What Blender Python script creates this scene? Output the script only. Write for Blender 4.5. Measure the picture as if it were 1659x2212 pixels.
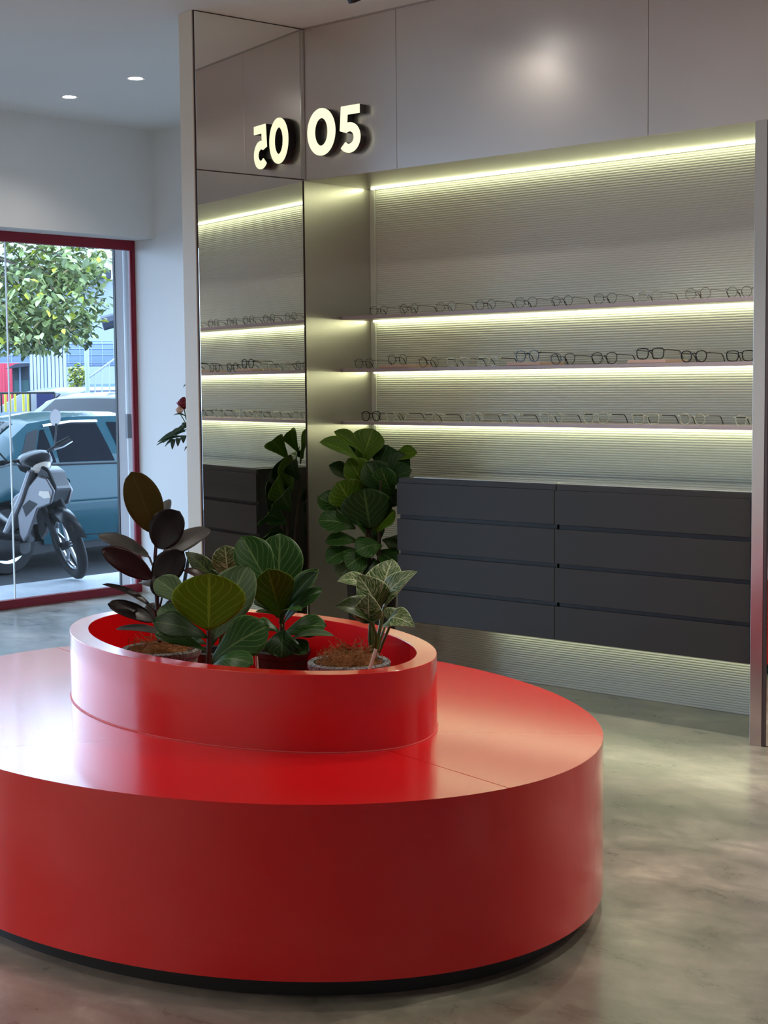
import bpy, bmesh, math, random
from mathutils import Vector, Matrix
random.seed(7)
PI = math.pi
S = bpy.context.scene
for o in list(bpy.data.objects):
    bpy.data.objects.remove(o)
COL = S.collection

# ------------------------------------------------------------------ camera
FPX, YAW, PITCH, ROLL, EYE = 3382.9, -0.738049, 0.0813506, -0.0094611, 1.5
_f = Vector((math.sin(YAW)*math.cos(PITCH), math.cos(YAW)*math.cos(PITCH), -math.sin(PITCH)))
_r0 = Vector((math.cos(YAW), -math.sin(YAW), 0)); _u0 = _r0.cross(_f)
CR = _r0*math.cos(ROLL) + _u0*math.sin(ROLL)
CU = _u0*math.cos(ROLL) - _r0*math.sin(ROLL)
CF = _f
CAMP = Vector((0, 0, EYE))
cd = bpy.data.cameras.new('camera'); cam = bpy.data.objects.new('camera', cd); COL.objects.link(cam)
cd.sensor_fit = 'HORIZONTAL'; cd.sensor_width = 36; cd.lens = FPX/1659*36
cd.clip_start = .05; cd.clip_end = 300
cam.matrix_world = Matrix(((CR.x, CU.x, -CF.x, CAMP.x), (CR.y, CU.y, -CF.y, CAMP.y), (CR.z, CU.z, -CF.z, CAMP.z), (0, 0, 0, 1)))
S.camera = cam

# ------------------------------------------------------------------ sky, exposure
W = bpy.data.worlds.new('sky'); S.world = W; W.use_nodes = True
bg = W.node_tree.nodes['Background']
bg.inputs[0].default_value = (.56, .75, 1.0, 1); bg.inputs[1].default_value = 3.9
S.view_settings.view_transform = 'Standard'; S.view_settings.look = 'None'
S.view_settings.gamma = 1; S.view_settings.use_curve_mapping = False
S.view_settings.exposure = 0.8
LED_STRENGTH = 4.6      # shelf strips
SPOT_W = 110             # track heads
DOWN_W = 14             # recessed downlights

# ------------------------------------------------------------------ helpers
def ray(px, py):
    return CR*((px-829.5)/FPX) - CU*((py-1106)/FPX) + CF
def at(px, py, ax, v):
    d = ray(px, py); k = 'xyz'.index(ax)
    return CAMP + d*((v-CAMP[k])/d[k])
def dp(px, py, z):
    return CAMP + ray(px, py)*z

def put(o, parent=None):
    COL.objects.link(o)
    if parent is not None: o.parent = parent
    return o
def tag(o, label=None, cat=None, group=None, kind=None):
    if label: o['label'] = label
    if cat: o['category'] = cat
    if group: o['group'] = group
    if kind: o['kind'] = kind
    return o
def empty(name, loc=(0, 0, 0), rz=0, label=None, cat=None, group=None, kind=None):
    o = bpy.data.objects.new(name, None); o.location = loc; o.rotation_euler = (0, 0, rz); o.empty_display_size = .05
    COL.objects.link(o)
    return tag(o, label, cat, group, kind)

class MB:
    """collects geometry, builds one mesh object"""
    def __init__(s): s.v = []; s.f = []; s.uv = {}; s.sm = []
    def add(s, vs, fs, smooth=False):
        n = len(s.v); s.v += [tuple(p) for p in vs]
        s.f += [tuple(i+n for i in f) for f in fs]; s.sm += [smooth]*len(fs)
    def box(s, x0, x1, y0, y1, z0, z1, M=None):
        vs = [Vector((x, y, z)) for x in (x0, x1) for y in (y0, y1) for z in (z0, z1)]
        if M: vs = [M @ p for p in vs]
        s.add(vs, [(0, 1, 3, 2), (4, 6, 7, 5), (0, 4, 5, 1), (2, 3, 7, 6), (0, 2, 6, 4), (1, 5, 7, 3)])
        return s
    def prism(s, poly, a, b, fn, smooth=False):
        """poly: 2D outline; fn(u,v,w) -> point; from w=a to w=b"""
        n = len(poly); vs = [fn(u, v, a) for u, v in poly] + [fn(u, v, b) for u, v in poly]
        s.add(vs, [tuple(range(n))[::-1], tuple(range(n, 2*n))])
        k = len(s.v)-2*n
        for i in range(n):
            j = (i+1) % n; s.f.append((k+i, k+j, k+n+j, k+n+i)); s.sm.append(smooth)
        return s
    def ring(s, outer, inner, a, b, fn, smooth=True):
        n = len(outer); k = len(s.v)
        for w in (a, b):
            for P in (outer, inner): s.v += [tuple(fn(u, v, w)) for u, v in P]
        for i in range(n):
            j = (i+1) % n
            for q in ((0, 1), (1, 3), (3, 2), (2, 0)):
                s.f.append((k+q[0]*n+i, k+q[0]*n+j, k+q[1]*n+j, k+q[1]*n+i)); s.sm.append(smooth and q in ((1, 3), (2, 0)))
        return s
    def tube(s, pts, r, n=8, cap=True, closed=False):
        pts = [Vector(p) for p in pts]; m = len(pts); rs = r if isinstance(r, (list, tuple)) else [r]*m
        k = len(s.v); ref = None
        for i, p in enumerate(pts):
            if closed: d = pts[(i+1) % m]-pts[i-1]
            else: d = pts[min(i+1, m-1)]-pts[max(i-1, 0)]
            d.normalize()
            if ref is None:
                ref = Vector((0, 0, 1)) if abs(d.z) < .9 else Vector((1, 0, 0))
            a = (ref-d*ref.dot(d)).normalized(); b = d.cross(a); ref = a
            for q in range(n):
                t = 2*PI*q/n; s.v.append(tuple(p+(a*math.cos(t)+b*math.sin(t))*rs[i]))
        for i in range(m if closed else m-1):
            for q in range(n):
                i2 = (i+1) % m; q2 = (q+1) % n
                s.f.append((k+i*n+q, k+i*n+q2, k+i2*n+q2, k+i2*n+q)); s.sm.append(n > 5)
        if cap and not closed:
            s.f.append(tuple(k+q for q in range(n))[::-1]); s.sm.append(False)
            s.f.append(tuple(k+(m-1)*n+q for q in range(n))); s.sm.append(False)
        return s
    def lathe(s, prof, n=32, M=None, sx=1, sy=1, smooth=True):
        k = len(s.v); m = len(prof)
        for r, z in prof:
            for q in range(n):
                t = 2*PI*q/n; p = Vector((r*sx*math.cos(t), r*sy*math.sin(t), z)); s.v.append(tuple(M @ p if M else p))
        for i in range(m-1):
            for q in range(n):
                q2 = (q+1) % n; s.f.append((k+i*n+q, k+i*n+q2, k+(i+1)*n+q2, k+(i+1)*n+q)); s.sm.append(smooth)
        return s
    def grid(s, rows, uvrows=None, smooth=True, wrap=False):
        k = len(s.v); m = len(rows); n = len(rows[0])
        for i, r in enumerate(rows):
            for j, p in enumerate(r):
                if uvrows: s.uv[len(s.v)] = uvrows[i][j]
                s.v.append(tuple(p))
        for i in range(m-1):
            for j in range(n if wrap else n-1):
                j2 = (j+1) % n; s.f.append((k+i*n+j, k+i*n+j2, k+(i+1)*n+j2, k+(i+1)*n+j)); s.sm.append(smooth)
        return s
    def mesh(s, name, mat):
        me = bpy.data.meshes.new(name); me.from_pydata(s.v, [], s.f); me.update()
        for p, q in zip(me.polygons, s.sm): p.use_smooth = q
        if s.uv:
            l = me.uv_layers.new(name='UVMap')
            for lp in me.loops: l.data[lp.index].uv = s.uv.get(lp.vertex_index, (0, 0))
        bm = bmesh.new(); bm.from_mesh(me); bmesh.ops.recalc_face_normals(bm, faces=bm.faces); bm.to_mesh(me); bm.free()
        if mat: me.materials.append(mat)
        if any(s.sm): me.set_sharp_from_angle(angle=.7)
        return me
    def build(s, name, mat, parent=None, bevel=0, loc=None, seg=2):
        o = bpy.data.objects.new(name, s.mesh(name, mat)); put(o, parent)
        if loc is not None: o.location = loc
        if bevel:
            b = o.modifiers.new('bevel', 'BEVEL'); b.width = bevel; b.segments = seg; b.limit_method = 'ANGLE'; b.angle_limit = .6
        return o

def copy_tree(o, parent=None):
    c = o.copy(); COL.objects.link(c); c.parent = parent
    for ch in list(o.children): copy_tree(ch, c)
    return c

# ------------------------------------------------------------------ materials
def srgb(r, g, b):
    f = lambda c: (c/255/12.92) if c/255 <= .04045 else ((c/255+.055)/1.055)**2.4
    return (f(r), f(g), f(b), 1)
def mat(name, col, rough=.5, metal=0, spec=.5, coat=0, coatr=.1, emit=None, es=0, trans=0, ior=1.45, alpha=1, aniso=0):
    m = bpy.data.materials.new(name); m.use_nodes = True
    b = m.node_tree.nodes['Principled BSDF']; I = b.inputs
    I['Base Color'].default_value = col; I['Roughness'].default_value = rough; I['Metallic'].default_value = metal
    I['Specular IOR Level'].default_value = spec; I['Coat Weight'].default_value = coat; I['Coat Roughness'].default_value = coatr
    I['Transmission Weight'].default_value = trans; I['IOR'].default_value = ior; I['Alpha'].default_value = alpha
    I['Anisotropic'].default_value = aniso
    if emit: I['Emission Color'].default_value = emit; I['Emission Strength'].default_value = es
    return m
class NT:
    def __init__(s, m): s.t = m.node_tree; s.b = s.t.nodes['Principled BSDF']
    def n(s, ty, **kw):
        x = s.t.nodes.new(ty)
        for k, v in kw.items():
            if k.startswith('i_'):
                key = k[2:]; key = int(key) if key.isdigit() else key.replace('_', ' ')
                x.inputs[key].default_value = v
            else: setattr(x, k, v)
        return x
    def l(s, a, b): s.t.links.new(a, b)
    def math(s, op, a, b=None, c=None):
        x = s.n('ShaderNodeMath', operation=op)
        for i, v in enumerate((a, b, c)):
            if v is None: continue
            if hasattr(v, 'links') or hasattr(v, 'is_linked'): s.l(v, x.inputs[i])
            else: x.inputs[i].default_value = v
        return x.outputs[0]
    def ramp(s, fac, stops):
        r = s.n('ShaderNodeValToRGB'); e = r.color_ramp.elements
        while len(e) < len(stops): e.new(.5)
        for q, (p, c) in zip(e, stops): q.position = p; q.color = c
        s.l(fac, r.inputs[0]); return r.outputs[0]
    def mix(s, fac, a, b):
        x = s.n('ShaderNodeMix', data_type='RGBA')
        for key, v in ((0, fac), (6, a), (7, b)):
            if hasattr(v, 'is_linked'): s.l(v, x.inputs[key])
            else: x.inputs[key].default_value = v
        return x.outputs[2]
    def bump(s, h, dist, strength=1):
        b = s.n('ShaderNodeBump'); b.inputs['Distance'].default_value = dist; b.inputs['Strength'].default_value = strength
        s.l(h, b.inputs['Height']); s.l(b.outputs[0], s.b.inputs['Normal'])

def paint(name, col, rough=.6, var=.04, bump=.0004, scale=60):
    m = mat(name, col, rough); t = NT(m)
    tc = t.n('ShaderNodeTexCoord'); nz = t.n('ShaderNodeTexNoise', i_Scale=scale, i_Detail=3.0); t.l(tc.outputs['Object'], nz.inputs['Vector'])
    n2 = t.n('ShaderNodeTexNoise', i_Scale=1.3, i_Detail=2.0); t.l(tc.outputs['Object'], n2.inputs['Vector'])
    c2 = tuple(c*(1-var*2) for c in col[:3])+(1,)
    t.l(t.mix(n2.outputs['Fac'], c2, col), t.b.inputs['Base Color'])
    t.bump(nz.outputs['Fac'], bump)
    return m
M = {}
M['wall'] = paint('white_wall_paint', (.80, .80, .80, 1), .6)
M['ceil'] = paint('white_ceiling_paint', (.78, .78, .78, 1), .75)
M['cream'] = paint('cream_wall_paint', (.76, .67, .54, 1), .55)
M['dark_wall'] = paint('grey_wall_paint', (.55, .54, .52, 1), .6)

def concrete():
    m = mat('polished_concrete', (.2, .2, .18, 1), .3, coat=.55, coatr=.2); t = NT(m)
    tc = t.n('ShaderNodeTexCoord')
    mp = t.n('ShaderNodeMapping'); mp.inputs['Rotation'].default_value = (0, 0, .75); mp.inputs['Scale'].default_value = (.7, 1.15, 1); t.l(tc.outputs['Object'], mp.inputs[0])
    a = t.n('ShaderNodeTexNoise', i_Scale=1.5, i_Detail=8.0, i_Roughness=.6, i_Distortion=.35); t.l(mp.outputs[0], a.inputs['Vector'])
    b = t.n('ShaderNodeTexNoise', i_Scale=5.5, i_Detail=9.0, i_Roughness=.7, i_Distortion=.4); t.l(mp.outputs[0], b.inputs['Vector'])
    c = t.n('ShaderNodeTexNoise', i_Scale=90.0, i_Detail=2.0); t.l(tc.outputs['Object'], c.inputs['Vector'])
    v = t.math('ADD', t.math('MULTIPLY', a.outputs['Fac'], .6), t.math('MULTIPLY', b.outputs['Fac'], .4))
    col = t.ramp(v, [(.26, srgb(74, 74, 68)), (.44, srgb(114, 112, 103)), (.54, srgb(144, 139, 129)), (.70, srgb(196, 188, 175))])
    w = t.n('ShaderNodeTexNoise', i_Scale=.8, i_Detail=4.0); t.l(tc.outputs['Object'], w.inputs['Vector'])
    tint = t.ramp(w.outputs['Fac'], [(.4, (.93, 1.0, .90, 1)), (.6, (1.04, .98, .96, 1))])
    mu = t.n('ShaderNodeMix', data_type='RGBA', blend_type='MULTIPLY'); mu.inputs[0].default_value = 1; t.l(col, mu.inputs[6]); t.l(tint, mu.inputs[7])
    t.l(mu.outputs[2], t.b.inputs['Base Color'])
    t.l(t.ramp(b.outputs['Fac'], [(.3, (.24,)*3+(1,)), (.7, (.42,)*3+(1,))]), t.b.inputs['Roughness'])
    t.bump(t.math('ADD', t.math('MULTIPLY', c.outputs['Fac'], .2), b.outputs['Fac']), .0012)
    return m
M['floor'] = concrete()
def steel(name='brushed_steel', col=(.52, .49, .46, 1), rough=.33, vertical=False):
    m = mat(name, col, rough, 1); t = NT(m)
    tc = t.n('ShaderNodeTexCoord'); mp = t.n('ShaderNodeMapping')
    mp.inputs['Scale'].default_value = (900, 900, 4) if vertical else (4, 4, 900)
    t.l(tc.outputs['Object'], mp.inputs[0])
    a = t.n('ShaderNodeTexNoise', i_Scale=1.0, i_Detail=2.0); t.l(mp.outputs[0], a.inputs['Vector'])
    b = t.n('ShaderNodeTexNoise', i_Scale=1.4, i_Detail=1.0); t.l(tc.outputs['Object'], b.inputs['Vector'])
    r = t.math('ADD', t.math('MULTIPLY', a.outputs['Fac'], .07), rough-.035)
    t.l(r, t.b.inputs['Roughness'])
    t.bump(t.math('ADD', t.math('MULTIPLY', a.outputs['Fac'], .00006), t.math('MULTIPLY', b.outputs['Fac'], .04)), .5, .35)
    return m
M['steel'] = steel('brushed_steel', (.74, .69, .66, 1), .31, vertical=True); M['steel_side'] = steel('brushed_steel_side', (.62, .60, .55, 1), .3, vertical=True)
M['steel_post'] = steel('brushed_steel_post', (.58, .56, .54, 1), .24, vertical=True)
M['ribbed'] = mat('ribbed_polycarbonate', (.64, .66, .58, 1), .28, .0, .7)
M['mirror'] = mat('mirror_glass', (.88, .9, .88, 1), .012, 1)
M['dark_edge'] = mat('dark_mirror_edge', (.09, .07, .075, 1), .3, .6)
M['shelf'] = mat('mauve_grey_shelf', srgb(168, 156, 160), .35)
M['led'] = mat('led_diffuser', (1, 1, .9, 1), .4, emit=(.97, 1, .62, 1), es=LED_STRENGTH)
M['cab'] = mat('charcoal_laminate', srgb(50, 47, 44), .45, 0, .3)
M['cab_dark'] = mat('charcoal_carcass', srgb(30, 29, 29), .5)
M['cabglass'] = mat('pale_glass_top', (.50, .52, .47, 1), .05, 0, .9, coat=1, coatr=.02)
M['red'] = mat('red_laminate', srgb(220, 16, 22), .25, 0, .2, coat=.9, coatr=.12)
M['redseam'] = mat('pale_red_sealant', srgb(232, 96, 96), .4)
M['plinth'] = mat('black_plinth', srgb(38, 38, 38), .55)
M['redframe'] = mat('crimson_window_frame', srgb(132, 10, 38), .35)
M['black'] = mat('black_metal', (.012, .012, .013, 1), .4)
M['digit_face'] = mat('lit_acrylic', (.2, .2, .18, 1), .4, emit=(1, .98, .66, 1), es=.62)
M['lamp'] = mat('lamp_disc', (1, 1, 1, 1), .4, emit=(1, .97, .92, 1), es=14)
M['white_metal'] = mat('white_enamel', (.75, .75, .76, 1), .4)
def glass_thin(name='clear_window_glass', tint=(.93, .97, 1, 1), refl=.018):
    m = bpy.data.materials.new(name); m.use_nodes = True; t = m.node_tree; t.nodes.clear()
    o = t.nodes.new('ShaderNodeOutputMaterial'); mx = t.nodes.new('ShaderNodeMixShader')
    tr = t.nodes.new('ShaderNodeBsdfTransparent'); tr.inputs[0].default_value = tint
    gl = t.nodes.new('ShaderNodeBsdfGlossy'); gl.inputs['Roughness'].default_value = .01
    lw = t.nodes.new('ShaderNodeLayerWeight'); lw.inputs['Blend'].default_value = .5
    pw_ = t.nodes.new('ShaderNodeMath'); pw_.operation = 'POWER'; pw_.inputs[1].default_value = 4
    ml = t.nodes.new('ShaderNodeMath'); ml.operation = 'MULTIPLY_ADD'; ml.inputs[1].default_value = .8; ml.inputs[2].default_value = refl
    t.links.new(lw.outputs['Facing'], pw_.inputs[0]); t.links.new(pw_.outputs[0], ml.inputs[0]); t.links.new(ml.outputs[0], mx.inputs[0])
    t.links.new(tr.outputs[0], mx.inputs[1]); t.links.new(gl.outputs[0], mx.inputs[2]); t.links.new(mx.outputs[0], o.inputs[0])
    return m
M['glass'] = glass_thin()
M['lens'] = glass_thin('spectacle_lens', (.97, .98, .97, 1), .0)

#@@STRUCTURE
# ------------------------------------------------------------------ room shell
YF, YB, XL, XR, CEIL = 5.732, 6.234, -5.743, -3.18, 3.30
XW, YW = -9.0, 7.25            # window wall, white end wall
RX, RY = 2.2, -2.6             # right and rear walls of the shop
ZF = 2.537                      # underside of the steel fascia
def struct(name, mb, m, parent=None, bevel=0):
    o = mb.build(name, m, parent, bevel)
    if parent is None: tag(o, kind='structure')
    return o
tag(struct('floor', MB().box(XW-.06, RX+.2, RY-.2, YW+.2, -.15, 0), M['floor']), 'mottled grey polished concrete floor')
struct('ceiling', MB().box(XW-.3, RX+.2, RY-.2, YW+.2, CEIL, CEIL+.2), M['ceil'])
struct('wall_end', MB().box(XW-.06, XL-.05, YW, YW+.15, 0, CEIL), M['wall'])
struct('wall_right', MB().box(RX, RX+.15, RY-.15, YF+.6, 0, CEIL), M['wall'])
struct('wall_rear', MB().box(XW-.3, RX+.15, RY-.15, RY, 0, CEIL), M['wall'])
GY0 = -.9                       # the shopfront glazing runs from here to the end wall
struct('wall_left', MB().box(XW-.2, XW+.1, RY, GY0, 0, CEIL), M['wall'])
struct('trim_1', MB().box(XW-.25, -8.78, GY0-.3, YW, 2.548, CEIL), M['wall'])       # downstand beam above the glazing
# partition that carries the tall mirror: it stands a few degrees off square to the display wall
PHI = math.radians(7.3)
MD = Vector((math.sin(PHI), math.cos(PHI), 0)); MN = Vector((math.cos(PHI), -math.sin(PHI), 0))   # along the mirror, out of the mirror
CORNER = Vector((XL, YF, 0))
_d = ray(428, 560); _t = (CORNER.x*MN.x+CORNER.y*MN.y)/(_d.x*MN.x+_d.y*MN.y)
MLEN = (CORNER-Vector((_d.x*_t, _d.y*_t, 0))).dot(MD)                      # length of the mirror
MM = Matrix(((MD.x, MN.x, 0, CORNER.x), (MD.y, MN.y, 0, CORNER.y), (0, 0, 1, 0), (0, 0, 0, 1)))  # local x along, y out, z up
pw = tag(struct('wall_partition', MB().box(-MLEN-.004, -.002, -.128, -.012, 0, CEIL, MM).box(XL-.14, XL-.022, YF-.01, YW, 0, CEIL), M['cream'], bevel=.003), 'narrow cream painted end of the partition wall')
# display wall
db = MB().box(XL-.02, RX, YB+.012, YB+.1, 0, CEIL); db.box(XL-.02, RX, YF+.03, YB+.02, ZF+.02, CEIL)
wd = tag(struct('wall_display', db, M['dark_wall']), 'steel clad display wall with a lit recess')
xs = [XL+.012, -5.108, -3.686, -2.264, -.842, .58, RX]
for a, b in zip(xs, xs[1:]):
    MB().box(a+.001, b-.001, YF, YF+.03, ZF, CEIL-.008).build('fascia_panel', M['steel'], wd, .0012)
MB().box(XL, RX, YF-.004, YF+.03, CEIL-.008, CEIL).build('shadow_gap_trim', M['steel_post'], wd)
MB().box(XL+.002, XR, YF+.03, YB, ZF, ZF+.02).build('soffit', M['steel_side'], wd)
MB().box(XL-.02, XL, YF, YB+.01, 0, ZF).build('side_panel', M['steel_side'], wd)
MB().box(XR-.012, XR, YF+.05, YB+.01, 0, ZF).build('side_panel', M['steel_side'], wd)
MB().box(XL-.001, XL+.012, YF-.012, YF+.03, ZF+.0, CEIL-.008).build('corner_trim', M['steel_post'], wd)
# ribbed sheet on the back of the recess
rows = []; pitch = .0115; nrib = int(ZF/pitch)
for i in range(nrib):
    for q, dy in ((0, 0), (.12, .0012), (.35, .0022), (.65, .0022), (.88, .0012)):
        z = (i+q)*pitch; rows.append([(XL+.004, YB-dy, z), (XR-.012, YB-dy, z)])
MB().grid(rows, smooth=False).build('ribbed_panel', M['ribbed'], wd)
MB().box(XL+.001, XL+.035, YB-.012, YB-.004, 0.02, ZF-.002).build('panel_edge_strip', M['ribbed'], wd)
# right post and everything right of it
MB().box(XR, XR+.055, YF-.004, YF+.05, 0, ZF).build('end_post', M['steel_post'], wd, .001)
struct('wall_back', MB().box(XR+.055, RX, YF+.02, YF+.1, 0, ZF), M['dark_wall'])
# mirror leaves
mi = empty('wall_mirror', CORNER-MD*MLEN*.5, 0, 'tall two-pane wall mirror on the partition beside the lit numerals', 'mirror')
def kid(mb, name, m, root, bevel=0, **kw):
    L = Vector(root.location)
    mb.v = [tuple(Vector(p)-L) for p in mb.v]
    return mb.build(name, m, root, bevel, **kw)
kid(MB().box(-MLEN+.004, -.012, -.006, 0, .01, 2.541, MM), 'mirror_pane', M['mirror'], mi)
kid(MB().box(-MLEN+.004, -.012, -.006, 0, 2.547, CEIL-.006, MM), 'mirror_pane', M['mirror'], mi)
kid(MB().box(-MLEN+.001, -.012, -.0115, -.003, 2.541, 2.547, MM).box(-MLEN+.001, -.001, -.0115, -.0065, 0, CEIL, MM), 'backing', M['dark_edge'], mi)
m2 = empty('dressing_mirror', (-2.4, YF+.01, 0), 0, 'dark edged floor-length mirror right of the steel post', 'mirror')
kid(MB().box(XR+.068, -1.7, YF+.004, YF+.012, .004, ZF-.02), 'mirror_pane', M['mirror'], m2)
kid(MB().box(XR+.057, XR+.068, YF-.004, YF+.018, .0, ZF), 'frame', M['dark_edge'], m2)

# shopfront window
w1 = empty('window_1', (XW, 4, 0), kind='structure'); w1['label'] = 'crimson framed shopfront glazing facing the street'
YJ = 7.285-.045
kid(MB().box(XW-.05, XW, GY0, YW, 0, .06), 'bottom_rail', M['redframe'], w1, .003)
kid(MB().box(XW-.05, XW, GY0, YW, 2.478, 2.548), 'top_rail', M['redframe'], w1, .003)
kid(MB().box(XW-.05, XW, 7.225, YW, .06, 2.478), 'jamb', M['redframe'], w1, .003)
kid(MB().box(XW-.022, XW-.006, 7.208, 7.227, .06, 2.478), 'glazing_bead', M['redframe'], w1, .002)
kid(MB().box(XW-.05, XW, GY0, GY0+.06, .06, 2.478), 'jamb', M['redframe'], w1, .003)
js = [GY0+.06, .1, 2.1, 4.1, 6.164, 7.208]
for a, b in zip(js, js[1:]):
    kid(MB().box(XW-.031, XW-.021, a+.002, b-.002, .062, 2.476), 'pane', M['glass'], w1)
for j in js[1:-1]:
    kid(MB().box(XW-.033, XW-.019, j-.003, j+.003, .062, 2.476), 'silicone_joint', M['white_metal'], w1)

ORD = ['first', 'second', 'third', 'fourth', 'fifth', 'sixth', 'seventh', 'eighth', 'ninth', 'tenth', 'eleventh']
# recessed downlights near the window
def downlight(p, label, power=DOWN_W, grp='recessed ceiling downlights'):
    r = empty('downlight', (p[0], p[1], CEIL), 0, label, 'light', grp)
    MB().lathe([(.040, -.001), (.052, -.004), (.054, 0.0)], 24).build('trim_ring', M['white_metal'], r)
    MB().lathe([(0, -.002), (.041, -.002)], 24).build('lamp_disc', M['lamp'], r)
    ld = bpy.data.lights.new('downlight_beam', 'SPOT'); ld.energy = power; ld.spot_size = 2.2; ld.spot_blend = .8; ld.shadow_soft_size = .04; ld.color = (1, .92, .82)
    lo = bpy.data.objects.new('beam', ld); put(lo, r); lo.location = (0, 0, -.02)
    return r
for px, py, lb in ((150, 209, 'lit round downlight in the ceiling above the red window frame'), (293, 169, 'lit round downlight in the ceiling nearer the cream partition')):
    p = at(px, py, 'z', CEIL); downlight(p, lb)

# ceiling track with black spot heads
def spot_head(x, y, aim, label, power=SPOT_W, size=2.0):
    r = empty('track_spotlight', (x, y, CEIL), 0, label, 'light', 'black ceiling track spotlights')
    MB().tube([(0, 0, 0), (0, 0, -.06)], .012, 8).build('stem', M['black'], r)
    d = (Vector(aim)-Vector((x, y, CEIL-.1))).normalized(); c = Vector((0, 0, -.1))
    a = c-d*.05; b = c+d*.075
    MB().tube([a, a+d*.004, b], [.03, .034, .034], 20).build('lamp_can', M['black'], r)
    q = Vector((0, 0, 1)).rotation_difference(d).to_matrix().to_4x4(); q.translation = b+d*.001
    MB().lathe([(0, 0), (.028, 0)], 20, q).build('lamp_disc', M['lamp'], r)
    ld = bpy.data.lights.new('spot_beam', 'SPOT'); ld.energy = power; ld.spot_size = size; ld.spot_blend = 1.0; ld.shadow_soft_size = .03; ld.color = (1, .92, .80)
    lo = bpy.data.objects.new('beam', ld); put(lo, r); lo.location = b+d*.01; lo.rotation_euler = d.to_track_quat('-Z', 'Y').to_euler()
    return r
tr = tag(MB().box(-5.2, 1.6, 4.945, 4.98, CEIL-.03, CEIL).build('ceiling_track', M['black']), 'black lighting track on the ceiling along the steel fascia', 'track')
hp = at(833, 5, 'z', 3.16)
spot_head(hp.x, 4.962, (hp.x-.1, 6.3, 1.0), 'black track spotlight at the top edge above the steel fascia', 7)
for i, x in enumerate((-3.1, -1.7, -.3)):
    spot_head(x, 4.962, (x-.2, 5.0, 0), 'black spotlight on the fascia track, %s head from the mirror' % ORD[i+1])
FILL_ROWS = ((2.9, 'over the oval bench', (-4.9, -2.7), 24), (1.1, 'over the shop floor', (-7.4, -6.0), 85), (-1.2, 'near the rear wall', (-7.2, -5.4, -3.6), 130))  # out-of-view downlights added to brighten the bench, plants and shop
for y, where, xsr, pwr in FILL_ROWS:
    for x in xsr:
        downlight((x, y), 'added unseen fill downlight in the ceiling %s, %s from the window' % (where, ORD[xsr.index(x)]), pwr)
#@@FURNITURE
# ------------------------------------------------------------------ bench and planter
def ell_pts(a, b, th, n=128, p=2.0):
    out = []
    for i in range(n):
        t = 2*PI*i/n; c, s = math.cos(t), math.sin(t)
        u = a*math.copysign(abs(c)**(2/p), c); v = b*math.copysign(abs(s)**(2/p), s)
        out.append((u*math.cos(th)-v*math.sin(th), u*math.sin(th)+v*math.cos(th)))
    return out
BC = (-3.674, 3.318); BA, BB_, BT, BH = 1.3475, .9715, -.206, .494
fn = lambda u, v, w: Vector((u, v, w))
bench = empty('oval_bench', (BC[0], BC[1], 0), 0, 'large oval glossy red bench on a recessed black plinth', 'bench')
MB().prism(ell_pts(BA-.055, BB_-.055, BT), 0, .06, fn, True).build('plinth', M['plinth'], bench)
o = MB().prism(ell_pts(BA, BB_, BT), .055, BH-.004, fn, True).build('body', M['red'], bench)
# seat boards: two halves that meet along the long axis
ang = BT
for sgn in (1, -1):
    pts = []
    for i in range(97):
        t = PI*i/96
        u, v = BA*math.cos(t), sgn*BB_*math.sin(t)
        v += sgn*.0016 if i in (0, 96) else 0
        pts.append((u*math.cos(ang)-v*math.sin(ang), u*math.sin(ang)+v*math.cos(ang)))
    if sgn < 0: pts = pts[::-1]
    MB().prism(pts, BH-.004, BH, fn, True).build('seat_board', M['red'], bench)
PC = (-3.622, 3.318); PA, PB, PT, PH = .782, .466, -.158, .7116
planter = empty('oval_planter', (PC[0], PC[1], BH), 0, 'open oval red planter trough standing on the oval bench', 'planter')
PW = .064
MB().ring(ell_pts(PA, PB, PT, 128, 1.9), ell_pts(PA-PW, PB-PW, PT, 128, 1.9), .001, PH-BH, fn).build('wall_ring', M['red'], planter, .0012)
MB().prism(ell_pts(PA-PW-.001, PB-PW-.001, PT, 96, 1.9), .001, .012, fn).build('floor_board', M['red'], planter)
MB().ring(ell_pts(PA+.003, PB+.003, PT, 128, 1.9), ell_pts(PA-.001, PB-.001, PT, 128, 1.9), .0005, .003, fn).build('sealant_joint', M['redseam'], planter)

# ------------------------------------------------------------------ drawer cabinets
CY, CX0, CXM, CZ = 5.75, -5.143, -4.185, 1.041
zr = [(1.015, .859), (.838, .681), (.662, .504), (.485, .332)]
for nm, x0, x1 in (('left', CX0, CXM), ('right', CXM, XR-.0125)):
    r = empty('drawer_cabinet', ((x0+x1)/2, CY, .332), 0, 'wall-hung charcoal cabinet of four drawers beside the fiddle-leaf fig' if nm == 'left' else 'wall-hung charcoal cabinet of four drawers against the steel post', 'cabinet')
    kid(MB().box(x0+.012, x1-.0005, CY+.02, YB-.006, .34, CZ-.003), 'carcass', M['cab_dark'], r)
    kid(MB().box(x0+.006, x1-.0005, CY+.008, CY+.022, 1.016, CZ-.003), 'top_rail', M['cab'], r)
    if nm == 'left': kid(MB().box(x0+.004, x0+.0125, CY+.02, YB-.006, .334, CZ-.003), 'end_panel', M['cab'], r)
    for zt, zb in zr:
        kid(MB().box(x0+.0, x1-.003, CY, CY+.019, zb, zt), 'drawer_front', M['cab'], r, .0012)
ct = empty('glass_countertop', (-4.15, 6.0, CZ), 0, 'pale reflective glass top over the charcoal drawers', 'countertop')
kid(MB().box(CX0+.09, CXM-.004, CY+.024, YB-.03, CZ-.0004, CZ+.005), 'glass_pane', M['cabglass'], ct, .001)
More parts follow.
